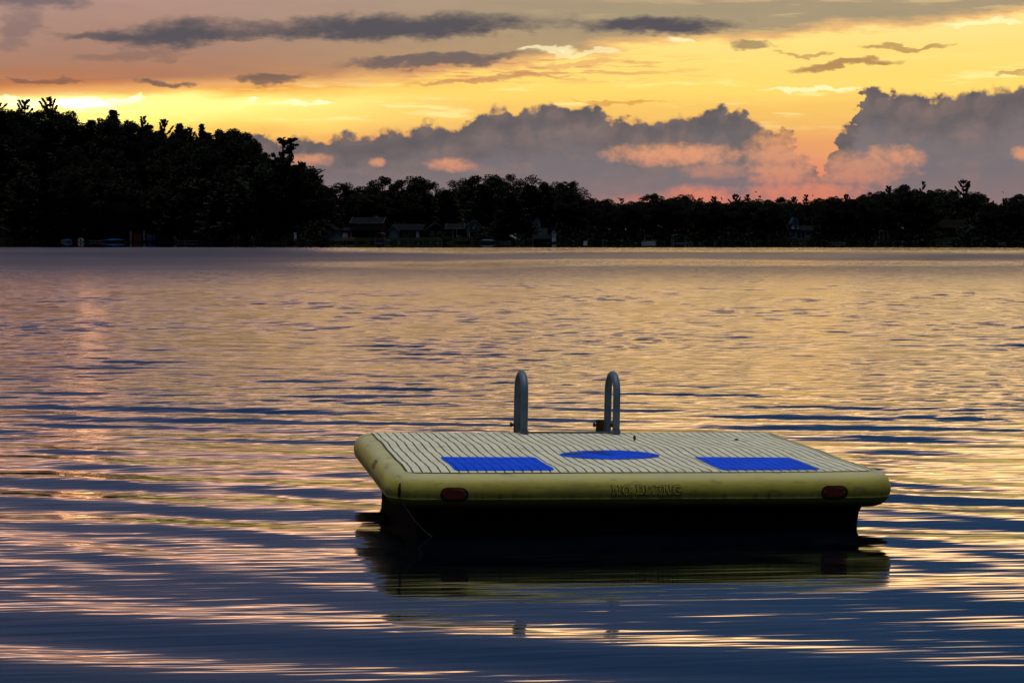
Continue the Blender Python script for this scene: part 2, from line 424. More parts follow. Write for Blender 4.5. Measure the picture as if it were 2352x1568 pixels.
def build_land():
    m = mat('shore_soil', (.006, .006, .004), .95, .02, var=.5, scale=.2, col2=(.004, .006, .003, 1))
    pxs = np.arange(-2600, 5000, 14.0)
    ts = [-3, 0, 2, 4, 6, 8, 11, 15, 22, 32, 45, 60, 75, 90, 110, 140, 200, 400, 1500, 6000]
    b = MB(); n = len(ts)
    for px in pxs:
        for t in ts:
            D = S(px)+t; p = at(px, D); b.v.append((p.x, p.y, p.z))
    k = len(pxs)
    for i in range(k-1):
        for j in range(n-1):
            a = i*n+j; b.f.append((a, a+n, a+n+1, a+1)); b.m.append(0)
    tag(b.build('terrain', m, smooth=True), kind='structure')
build_land()

# ------------------------------------------------------------------ trees
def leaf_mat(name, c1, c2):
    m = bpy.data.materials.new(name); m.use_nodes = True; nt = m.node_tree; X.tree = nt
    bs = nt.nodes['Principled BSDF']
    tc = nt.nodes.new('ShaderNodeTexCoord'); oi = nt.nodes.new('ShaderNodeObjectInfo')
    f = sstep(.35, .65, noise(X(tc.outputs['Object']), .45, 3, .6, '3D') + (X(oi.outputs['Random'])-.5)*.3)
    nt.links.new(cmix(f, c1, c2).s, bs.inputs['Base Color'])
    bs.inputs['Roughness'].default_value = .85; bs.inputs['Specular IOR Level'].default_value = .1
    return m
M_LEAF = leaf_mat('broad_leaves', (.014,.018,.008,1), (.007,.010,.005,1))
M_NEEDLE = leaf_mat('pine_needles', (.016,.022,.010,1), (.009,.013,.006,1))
M_BARK = mat('bark', (.035,.028,.022), .95, .05, var=.5, scale=2)

def rot_quads(c, size, rng, ax=None, el=1.0):
    n = len(c)
    if ax is None:
        a = rng.normal(size=(n,3))
    else:
        a = ax + rng.normal(size=(n,3))*.35
    a /= np.linalg.norm(a, axis=1, keepdims=True)
    b = np.cross(a, rng.normal(size=(n,3))); b /= np.linalg.norm(b, axis=1, keepdims=True)
    s = (size*rng.uniform(.6, 1.3, n))[:,None]
    u = a*s*el; w = b*s
    return np.stack([c-u*.5-w*.35, c-u*.1+w*.5, c+u*.5+w*.3, c+u*.15-w*.5], 1)

PROTO = {}
def proto(kind, seed):
    key = (kind, seed)
    if key in PROTO: return PROTO[key]
    rng = np.random.default_rng(seed*17+len(kind)); rnd = random.Random(seed*31+len(kind))
    H = 20.0; tr = MB(); Q = []
    lean = (rnd.uniform(-.4,.4), rnd.uniform(-.4,.4))
    tp = lambda z: Vector((lean[0]*(z/H)**2*2, lean[1]*(z/H)**2*2, z))
    if kind in ('broadleaf', 'sparse'):
        tr.tube([tp(z) for z in (-1, 0, 1, 4, 8, 12, 15)], [.5,.42,.34,.29,.24,.15,.06], 7)
        nb = 58 if kind == 'broadleaf' else 38
        lo, ww = (4.5, 5.2) if kind == 'broadleaf' else (7.0, 4.6)
        for i in range(nb):
            while True:
                p = rng.uniform(-1, 1, 3)
                r = np.linalg.norm(p)
                if .35 < r < 1: break
            zc = lo + (p[2]*.5+.5)*(H-lo-1.0)
            fl = 1 - .35*max(p[2], 0)**2
            c = np.array([p[0]*ww*fl, p[1]*ww*fl, zc])
            rad = rng.uniform(1.0, 2.0)*(1 if kind == 'broadleaf' else .8)
            n = int((100 if kind == 'broadleaf' else 60)*rad)
            d = rng.normal(size=(n,3)); d /= np.linalg.norm(d, axis=1, keepdims=True)
            pts = c + d*(rad*rng.uniform(.35, 1.05, n)**.6)[:,None]*np.array([1,1,.75])
            Q.append(rot_quads(pts, (.40 if kind == 'broadleaf' else .34), rng))
            if i % 3 == 0:
                z0 = max(3, zc*.55); a = tp(z0); e = Vector(c)
                tr.tube([a, a.lerp(e, .5)+Vector((0,0,.5)), e], [.16,.1,.04], 5)
    elif kind == 'pine':
        tr.tube([tp(z) for z in (-1, 0, 2, 6, 11, 16, 19.5)], [.48,.4,.34,.28,.2,.11,.03], 7)
        z = 5.0
        while z < 19.0:
            f = (z-5.0)/14.0
            for k in range(3 if f > .45 else 5):
                a = rnd.uniform(0, 2*math.pi); L = (4.3*(1-f)**.6+1.1)*rnd.uniform(.5, 1.15)
                e = R(12+50*f+rnd.uniform(-12, 14))
                o = tp(z); dirv = Vector((math.cos(a)*math.cos(e), math.sin(a)*math.cos(e), math.sin(e)))
                tip = o+dirv*L+Vector((0,0,.16*L)); tip.z = min(tip.z, 19.7); midp = o+dirv*L*.5-Vector((0,0,.06*L))
                tr.tube([o, midp, tip], [.09,.06,.02], 4, False)
                nt_ = max(3, int(L*3.2)); sp_ = .15 if f > .45 else .34
                for j in range(nt_):
                    t = .25+.75*(j+rnd.random())/nt_
                    q = (o.lerp(midp, t*2) if t < .5 else midp.lerp(tip, t*2-1))
                    c = np.array(q)+rng.normal(size=(14,3))*sp_*np.array([1,1,.7])*(1.25-.6*t)
                    ax = np.array(dirv)*.9+np.array([0,0,.7])
                    Q.append(rot_quads(c, .25, rng, ax, 2.3))
            z += rnd.uniform(1.3, 2.0) if f > .45 else rnd.uniform(.75, 1.25)
        Q.append(rot_quads(np.array([tp(18.8)]*30)+rng.normal(size=(30,3))*np.array([.10,.10,.5]), .25, rng, np.array([0,0,1.]), 2.4))
    else:  # spruce-like conifer
        tr.tube([tp(z) for z in (-1, 0, 3, 9, 15, 19.7)], [.4,.34,.28,.2,.1,.02], 6)
        z = 2.5
        while z < 19.6:
            f = (z-2.5)/17.3; L = (3.5*(1-f)**.85+.25)
            nb = 9 if f < .7 else 6
            for k in range(nb):
                a = 2*math.pi*(k+rnd.random())/nb; l = L*rnd.uniform(.6, 1.15)
                e = R(-14+44*f)
                n = int(10+l*15); t = rng.uniform(.15, 1, n)
                dv = np.array([math.cos(a)*math.cos(e), math.sin(a)*math.cos(e), math.sin(e)])
                c = np.array(tp(z))+t[:,None]*dv*l+rng.normal(size=(n,3))*np.array([.22,.22,.18])
                c[:,2] += .12*l*t**2
                Q.append(rot_quads(c, .36, rng, dv+np.array([0,0,.4]), 1.7))
            z += rnd.uniform(.5, .8)
    P = np.concatenate(Q)
    cm = quads_mesh(kind+'_crown', P, M_LEAF if kind in ('broadleaf','sparse') else M_NEEDLE)
    t_o = tr.build('trunk', M_BARK, smooth=True)
    tm = t_o.data; bpy.data.objects.remove(t_o)
    half = np.percentile(np.abs(P[...,:2]), 96)
    PROTO[key] = (tm, cm, float(P[...,2].max()), float(half))
    return PROTO[key]

NAMES = {'pine': 'pine_tree', 'broadleaf': 'broadleaf_tree', 'sparse': 'broadleaf_tree', 'spruce': 'conifer_tree'}
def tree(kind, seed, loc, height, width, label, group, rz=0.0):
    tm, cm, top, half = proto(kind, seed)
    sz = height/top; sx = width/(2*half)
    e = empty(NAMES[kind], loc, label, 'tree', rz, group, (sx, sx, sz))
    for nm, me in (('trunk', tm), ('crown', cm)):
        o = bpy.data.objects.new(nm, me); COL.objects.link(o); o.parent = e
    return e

SKYLINE = [(-400,300),(-200,270),(0,246),(40,256),(62,232),(85,256),(117,226),(150,258),(180,285),(205,278),(235,276),(262,258),(290,276),(330,271),(350,284),(378,277),(412,286),(440,292),(470,290),(500,300),(560,300),(590,325),(605,350),(640,362),(690,372),(720,396),(750,426),
           (785,421),(830,430),(880,407),(920,415),(965,407),(1000,418),(1025,436),(1050,412),(1100,404),(1200,402),(1245,418),(1300,418),(1330,420),(1345,452),(1400,458),(1455,462),(1500,447),(1545,456),(1565,449),(1605,454),(1690,450),(1755,458),(1850,454),(1940,450),(2000,444),(2040,432),(2080,427),(2115,428),(2150,436),(2200,438),(2240,442),(2265,456),(2300,458),(2345,448),(2500,445),(2800,440)]
def topz(py, D): return EYE + (YH-py)/F*D

# each treetop that stands out on the skyline: azimuth, top row, crown width, kind, wanted height, label
LH = 'treetops along the left hill'; MS = 'treetops along the middle shore'; RS = 'treetops along the right shore'
SKY_TREES = [
 (2,231,70,'pine',24,'ragged pine cut off by the left edge of the photo, on the hilltop',LH),
 (62,228,66,'pine',24,'spiky pine with a fan of upswept branches, just left of the tallest hilltop pine',LH),
 (117,221,70,'pine',25,'tallest pine of the left hill, its tip the highest point of the whole treeline',LH),
 (34,252,60,'broadleaf',20,'bushy dark treetop wedged between the cut-off pine and the spiky pine at far left',LH),
 (157,254,64,'broadleaf',22,'dense round-headed tree just right of the tallest hilltop pine',LH),
 (205,276,56,'spruce',20,'low dark conifer at the edge of the bright gap right of the round-headed hilltop tree',LH),
 (236,270,40,'pine',20,'small pine leaning against the left side of the pointed conifer on the hill',LH),
 (262,253,58,'spruce',23,'pointed conifer rising above its neighbours under the bright white cloud',LH),
 (292,274,48,'pine',20,'tufted pine close on the right of the pointed hill conifer',LH),
 (331,266,46,'pine',21,'narrow tufted pine standing alone on the ridge, second peak right of the pointed conifer',LH),
 (380,272,60,'pine',21,'broad pine with a stepped top halfway along the sloping ridge of the left hill',LH),
 (414,284,44,'spruce',20,'slim conifer right beside the broad stepped pine on the ridge',LH),
 (441,289,44,'pine',19,'small pine between two slim conifers on the falling ridge of the left hill',LH),
 (471,285,36,'spruce',20,'slim pointed conifer at the foot of the ridge, last spike before the leafy crowns',LH),
 (502,297,56,'broadleaf',19,'leafy tree next to the last slim spike on the ridge of the left hill',LH),
 (535,295,60,'broadleaf',19,'rounded leafy tree on the shoulder of the left hill, under the plain yellow sky',LH),
 (564,301,56,'broadleaf',19,'lacy leafy tree at the right shoulder of the hill where the sky shows through',LH),
 (588,328,52,'broadleaf',19,'leafy tree stepping the right end of the left hill, beside the small puff of cloud',LH),
 (612,358,48,'broadleaf',19,'low leafy tree directly left of the lone pine on the headland',LH),
 (646,316,150,'pine',27,'lone pine with spread arms standing clear against the cloud on the headland',LH),
 (690,368,50,'pine',20,'small tufted treetop in front of the pink gap right of the lone headland pine',LH),
 (713,388,60,'spruce',20,'conifer with layered side branches on the steep right edge of the headland',LH),
 (737,424,48,'broadleaf',14,'last leafy tree at the foot of the headland where it meets the far shore',LH),
 (786,419,66,'broadleaf',17,'flat-topped leafy tree in the dip between the headland and the middle shore',MS),
 (838,424,52,'broadleaf',17,'small leafy tree at the left side of the twin humps on the middle shore',MS),
 (880,404,70,'broadleaf',18,'left hump of the two rounded leafy crowns behind the red house',MS),
 (924,412,56,'broadleaf',18,'leafy crown in the saddle between the two rounded humps behind the red house',MS),
 (965,404,72,'broadleaf',19,'right hump of the two rounded leafy crowns behind the red house',MS),
 (1002,417,46,'sparse',17,'thin feathery tree beside the gap left of the long tall row on the middle shore',MS),
 (1057,408,58,'sparse',19,'leftmost tree of the long tall row on the middle shore, bright hole at its foot',MS),
 (1098,402,64,'broadleaf',20,'full dark crown, second in the long tall row of the middle shore',MS),
 (1140,400,62,'broadleaf',20,'full dark crown at the middle of the long tall row of the middle shore',MS),
 (1176,399,50,'sparse',20,'left one of two see-through trees in the long tall row, pink sky between its limbs',MS),
 (1213,401,54,'sparse',20,'right one of two see-through trees in the long tall row, most sky showing through it',MS),
 (1246,417,52,'broadleaf',18,'lower leafy tree closing the right end of the long tall row of the middle shore',MS),
 (1292,416,58,'broadleaf',18,'leafy tree left of the ragged tree that ends the middle shore',MS),
 (1322,415,46,'sparse',18,'ragged open tree that ends the tall middle shore before the skyline drops',MS),
 (1356,453,40,'broadleaf',12,'first low tree right of the drop in the skyline',RS),
 (1392,456,46,'broadleaf',12,'low bushy tree above the small white gabled boathouse',RS),
 (1422,455,38,'pine',12,'small knob-topped tree in the lowest stretch of skyline, before the first broad hump',RS),
 (1458,461,50,'broadleaf',11,'lowest tree of the skyline, a flat crown left of the first broad hump',RS),
 (1500,444,70,'broadleaf',14,'first broad leafy hump of the right shore, left of the tight round crown',RS),
 (1543,454,48,'broadleaf',12,'low crown squeezed between the first broad hump and the tight round crown',RS),
 (1568,446,52,'broadleaf',14,'tight round crown with a pink glow on its right side',RS),
 (1607,452,44,'pine',12,'small twin-tipped pine in the pink glow right of the tight round crown',RS),
 (1642,450,50,'pine',12,'stubby pine with a flat tufted top right of the pink glow',RS),
 (1688,444,48,'pine',14,'left one of two tufted pines standing side by side on the right shore',RS),
 (1722,446,50,'pine',14,'right one of two tufted pines standing side by side on the right shore',RS),
 (1757,456,50,'broadleaf',12,'low leafy crown right of the two tufted pines that stand side by side',RS),
 (1794,452,50,'broadleaf',13,'leafy crown beneath the big orange opening in the clouds',RS),
 (1822,450,42,'pine',13,'small pine beneath the right part of the big orange opening in the clouds',RS),
 (1852,446,40,'pine',13,'knob-topped pine above the white house, against orange sky',RS),
 (1884,454,50,'broadleaf',12,'rounded leafy crown right of the knob-topped pine above the white house',RS),
 (1916,450,44,'broadleaf',13,'leafy crown in the middle of the orange sky, left of a notch in the skyline',RS),
 (1942,444,40,'pine',13,'pine on the left lip of the small bright notch in the right skyline',RS),
 (1978,446,48,'broadleaf',13,'leafy crown on the right lip of the small bright notch in the right skyline',RS),
 (2012,438,50,'broadleaf',14,'thin topped leafy tree climbing towards the rise at right',RS),
 (2042,426,52,'pine',16,'dark pine at the left end of the rise on the right shore',RS),
 (2080,423,60,'broadleaf',16,'dense round crown next to the dark pine on the rise of the right shore',RS),
 (2113,416,36,'pine',17,'slim pine with a forked tip on the rise of the right shore',RS),
 (2151,433,60,'broadleaf',15,'leafy crown right of the slim fork-tipped pine',RS),
 (2184,435,54,'broadleaf',15,'leafy crown directly left of the tall bulky pine at the right',RS),
 (2214,411,56,'pine',19,'tall bulky pine with a blunt top, highest tree of the right shore',RS),
 (2243,440,50,'broadleaf',14,'leafy tree on the right flank of the tall bulky pine',RS),
 (2268,452,42,'pine',12,'small tufted pine in the pink dip right of the tall bulky pine',RS),
 (2304,454,40,'pine',12,'small fan-shaped pine in the last pink dip near the right edge',RS),
 (2344,445,62,'broadleaf',14,'leafy crown cut off by the right edge of the photo',RS),
]
rnd = random.Random(5)
def place_sky_trees():
    for i, (px, py, w, kind, hh, label, grp) in enumerate(SKY_TREES):
        best = None
        for t in np.arange(12, 160, 4.0):
            D = S(px)+t; h = topz(py, D)-ground(px, D)
            if best is None or abs(h-hh) < best[0]: best = (abs(h-hh), D, h)
        D, h = best[1], best[2]
        tree(kind, 1+i % 4, at(px, D), h, max(w/F*D*1.12, 4.2), label, grp, rnd.uniform(0, 6.28))
place_sky_trees()
# gaps kept open in front of the houses: (px0, px1, clear up to t)
CLEAR = [(-60,26,26),(296,338,20),(655,690,14),(735,925,24),(925,985,24),(985,1020,22),(1030,1092,24),(1130,1170,22),(1205,1290,22),(1350,1370,10),(1800,1872,26),(2000,2040,18),(2155,2205,24),(2218,2242,20)]
def filler(x0, x1, step, ts, label, grp, kinds, hmax):
    r = random.Random(int(x0)+11)
    for li, t0 in enumerate(ts):
        px = x0 + r.uniform(0, step) + (li % 2)*step*.5
        while px < x1:
            t = t0*r.uniform(.85, 1.15); D = S(px)+t
            lim = min(interp(px+o, SKYLINE[::1]) for o in (0,)) + r.uniform(4, 15)
            lim = max(lim, max(interp(px+o, SKYLINE) for o in (-14, 14))+4)
            h = min(topz(lim, D)-ground(px, D), hmax*r.uniform(.75, 1.1))
            if h > 3.0 and not any(a-8 < px < b+8 and t < c for a, b, c in CLEAR):
                k = r.choice(kinds)
                tree(k, 1+r.randrange(4), at(px, D), h, max(min(h*.75, 13)*r.uniform(.85, 1.1), step*1.15/F*D), label, grp, r.uniform(0, 6.28))
            px += step*r.uniform(.8, 1.2)
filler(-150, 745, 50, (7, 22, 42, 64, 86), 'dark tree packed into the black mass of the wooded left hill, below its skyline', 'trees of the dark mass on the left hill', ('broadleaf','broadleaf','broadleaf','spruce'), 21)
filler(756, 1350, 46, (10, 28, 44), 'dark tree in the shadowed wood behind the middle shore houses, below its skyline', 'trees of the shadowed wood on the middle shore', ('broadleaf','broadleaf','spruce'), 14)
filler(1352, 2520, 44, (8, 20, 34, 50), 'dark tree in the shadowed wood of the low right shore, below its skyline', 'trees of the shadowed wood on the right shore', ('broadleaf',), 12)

def undergrowth():
    rng = np.random.default_rng(3); Q = []
    for px in np.arange(-300, 2700, 3.0):
        for t, hh, n in ((1.5, .9, 12), (5, 1.8, 18), (12, 3.2, 26), (26, 5.0, 34), (38, 7.0, 40)):
            if t < 20 and any(a < px < b and t < c for a, b, c in CLEAR):
                if t > 3: continue
                hh = .5
            p = at(px+rng.uniform(-2, 2), S(px)+t*rng.uniform(.8, 1.3))
            c = np.array(p)+rng.normal(size=(n,3))*np.array([1.0,.8,hh*.35])+np.array([0,0,hh*.35])
            Q.append(rot_quads(c, .6, rng))
    me = quads_mesh('undergrowth', np.concatenate(Q), M_LEAF)
    o = bpy.data.objects.new('undergrowth', me); COL.objects.link(o)
    tag(o, 'low dark bushes and weeds along the far bank at the foot of the trees', 'undergrowth', kind='stuff')
undergrowth()
# ------------------------------------------------------------------ the far shore: houses, boats, docks
K = 2352/4096.0
def P4(px4, t, z=None):
    """place by azimuth (4096-wide units) at t metres behind the waterline (negative = out on the water)"""
    px = px4*K; return at(px, S(px)+t, z)
def mpp(px4, t): px = px4*K; return (S(px)+t)/F*K     # metres per unit there
M_WHITE = mat('white_paint', (.44, .50, .53), .7, .1, var=.12, scale=1.5)
M_GREYW = mat('grey_paint', (.12, .135, .15), .8, .08, var=.2, scale=1.5)
M_RED = mat('barn_red_siding', (.085, .014, .012), .8, .2, var=.3, scale=1.0)
M_BROWN = mat('brown_siding', (.016, .011, .009), .85, .15, var=.3, scale=1.0)
M_TEAL = mat('pale_teal_siding', (.09, .125, .13), .8, .2, var=.2, scale=1.0)
M_ROOF = mat('asphalt_shingle', (.009, .010, .013), .9, .03, var=.3, scale=2.0)
M_ROOFB = mat('brown_shingle', (.008, .006, .005), .9, .03, var=.3, scale=2.0)
M_GLASS = mat('window_glass', (.02, .025, .03), .08, .6, var=.1)
M_WOOD = mat('weathered_wood', (.085, .075, .065), .9, .1, var=.4, scale=2.0)
M_PALEW = mat('pale_planks', (.22, .21, .20), .85, .15, var=.3, scale=2.0)
M_STONE = mat('field_stone', (.17, .16, .14), .95, .1, var=.55, scale=1.6)
M_BLUET = mat('blue_tarp', (.005, .04, .15), .9, .03, var=.3, scale=1.0)
M_BLUEK = mat('blue_hull', (.004, .035, .26), .45, .4, var=.2, scale=1.0)
M_SLATE = mat('slate_blue_cover', (.035, .065, .09), .85, .05, var=.3, scale=1.0)
M_ALU = mat('dull_aluminium', (.30, .32, .34), .45, .5, metal=.4, var=.2)
M_CANV = mat('red_canvas', (.16, .03, .025), .85, .1)
M_YEL = mat('yellow_plastic', (.50, .36, .10), .6, .3)
M_BLACK = mat('black_paint', (.012, .012, .013), .6, .3)

def win(par, x, z, w, h, y, n=1, frame=None):
    """one window in a wall facing -y: frame with a pane as its child"""
    f = MB(); t = .09
    f.box(x-w/2-t, x+w/2+t, y-.07, y, z-t, z); f.box(x-w/2-t, x+w/2+t, y-.07, y, z+h, z+h+t)
    f.box(x-w/2-t, x-w/2, y-.07, y, z, z+h); f.box(x+w/2, x+w/2+t, y-.07, y, z, z+h)
    for i in range(1, n): f.box(x-w/2+w*i/n-.03, x-w/2+w*i/n+.03, y-.065, y-.005, z, z+h)
    fo = f.build('window', frame or M_GREYW, par)
    MB().box(x-w/2, x+w/2, y-.03, y-.004, z, z+h).build('pane', M_GLASS, fo)
def door(par, x, w, h, y, m=None, z=.15, name='door'):
    d = MB().box(x-w/2, x+w/2, y-.06, y-.002, z, z+h).build(name, m or M_WHITE, par)
    MB().box(x+w/2-.18, x+w/2-.10, y-.11, y-.06, z+h*.45, z+h*.5).build('handle', M_BLACK, d)
def gable_roof(par, x0, x1, y0, y1, ze, rise, m, ridge='x', over=.45, th=.16, fascia=None):
    b = MB()
    if ridge == 'x':
        yc = (y0+y1)/2; s = rise/((y1-y0)/2)
        lo, hi = ze-over*s, ze+rise
        b.prism([(y0-over, lo), (yc, hi), (y1+over, lo), (y1+over, lo+th), (yc, hi+th), (y0-over, lo+th)], 'x', x0-over, x1+over)
    else:
        xc = (x0+x1)/2; s = rise/((x1-x0)/2); lo, hi = ze-over*s, ze+rise
        b.prism([(x0-over, lo), (xc, hi), (x1+over, lo), (x1+over, lo+th), (xc, hi+th), (x0-over, lo+th)], 'y', y0-over, y1+over)
    r = b.build('roof', m, par)
    if fascia:
        f = MB()
        if ridge == 'x':
            f.box(x0-over, x1+over, y0-over-.05, y0-over-.004, lo-.04, lo+th+.03)
            for xx in (x0-over-.05, x1+over+.004): f.prism([(y0-over, lo-.02), (yc, hi-.02), (y1+over, lo-.02), (y1+over, lo+th+.03), (yc, hi+th+.03), (y0-over, lo+th+.03)], 'x', xx, xx+.046)
        else:
            yy = y0-over-.05
            f.prism([(x0-over, lo-.02), (xc, hi-.02), (x1+over, lo-.02), (x1+over, lo+th+.03), (xc, hi+th+.03), (x0-over, lo+th+.03)], 'y', yy, yy+.046)
        f.build('fascia', fascia, r)
    return r
def gable_walls(par, x0, x1, y0, y1, z0, ze, rise, m, ridge='x', name='wall'):
    b = MB()
    if ridge == 'x': b.prism([(y0, z0), (y1, z0), (y1, ze), ((y0+y1)/2, ze+rise), (y0, ze)], 'x', x0, x1)
    else: b.prism([(x0, z0), (x1, z0), (x1, ze), ((x0+x1)/2, ze+rise), (x0, ze)], 'y', y0, y1)
    return b.build(name, m, par)
def boat(px4, t, L, beam, depth, rz, label, m_hull, m_top=None, cover=False, group=None, name='boat', z=0.0, windshield=False, motor=True):
    e = empty(name, P4(px4, t, z), label, 'boat', rz, group)
    b = MB(); n = 12; sec = []
    for i in range(n+1):
        u = i/n; w = beam/2*(1-max(0, (u-.55)/.45)**2.2)*(.88+.12*min(1, u*4)); sh = depth*(1+.25*u*u)
        x = -L/2+L*u; w = max(w, .03)
        sec.append([(x, -w, sh), (x, -w*.92, depth*.35), (x, -w*.45, -.12), (x, 0, -.18), (x, w*.45, -.12), (x, w*.92, depth*.35), (x, w, sh)])
    for s_ in sec: b.v += s_
    for i in range(n):
        for j in range(6):
            a = i*7+j; b.f.append((a, a+1, a+8, a+7)); b.m.append(0)
    b.f.append(tuple(range(7))); b.m.append(0)
    b.build('hull', m_hull, e, smooth=False)
    d = MB()
    for i in range(n+1):
        x, w, sh = sec[i][0][0], sec[i][6][1], sec[i][0][2]
        up = (.42*math.sin(math.pi*min(1, i/n*1.05)) if cover else .02)
        d.v += [(x, -w*.97, sh-.01), (x, -w*.5, sh+up*.8), (x, 0, sh+up), (x, w*.5, sh+up*.8), (x, w*.97, sh-.01)]
    for i in range(n):
        for j in range(4):
            a = i*5+j; d.f.append((a, a+1, a+6, a+5)); d.m.append(0)
    d.build('boat_cover' if cover else 'boat_deck', m_top or M_GREYW, e, smooth=cover)
    if windshield:
        MB().prism([(L*.08, depth*1.1), (L*.18, depth*1.1), (L*.05, depth*1.1+.45), (L*.03, depth*1.1+.45)], 'y', -beam*.4, beam*.4).build('windshield', M_GLASS, e)
    if motor:
        MB().box(-L/2-.28, -L/2-.02, -.16, .16, depth*.5, depth+.35).box(-L/2-.22, -L/2-.08, -.06, .06, -.3, depth*.5).build('outboard_motor', M_BLACK, e)
    return e
def dock(px4, t0, L, w, rz, label, m=None, h=.45, posts=4, name='dock'):
    e = empty(name, P4(px4, t0, 0), label, 'dock', rz)
    MB().box(-L/2, L/2, -w/2, w/2, h-.12, h).build('dock_deck', m or M_PALEW, e)
    for i in range(posts):
        x = -L/2+.2+(L-.4)*i/(posts-1)
        for s_ in (-1, 1):
            MB().tube([(x, s_*(w/2+.06), -1.2), (x, s_*(w/2+.06), h+.25)], .05, 6).build('dock_post', M_WOOD, e)
    return e
def boat_lift(px4, t, W, L, h, label, m_can, m_frame=M_ALU):
    e = empty('boat_lift', P4(px4, t, 0), label, 'boat lift')
    c = MB(); n = 8; pts = [(-W/2+W*i/n, h+.35*math.sin(math.pi*i/n)) for i in range(n+1)]
    c.prism(pts+[(x, z-.06) for x, z in reversed(pts)], 'y', -L/2, L/2); c.build('canopy', m_can, e)
    for sx in (-1, 1):
        for sy in (-1, 1): MB().tube([(sx*W*.46, sy*L*.4, -1.2), (sx*W*.46, sy*L*.4, h)], .06, 6).build('lift_post', m_frame, e)
    MB().box(-W*.46, W*.46, -L*.4-.05, -L*.4+.05, .1, .2).box(-W*.46, W*.46, L*.4-.05, L*.4+.05, .1, .2).build('cradle', m_frame, e)
    return e

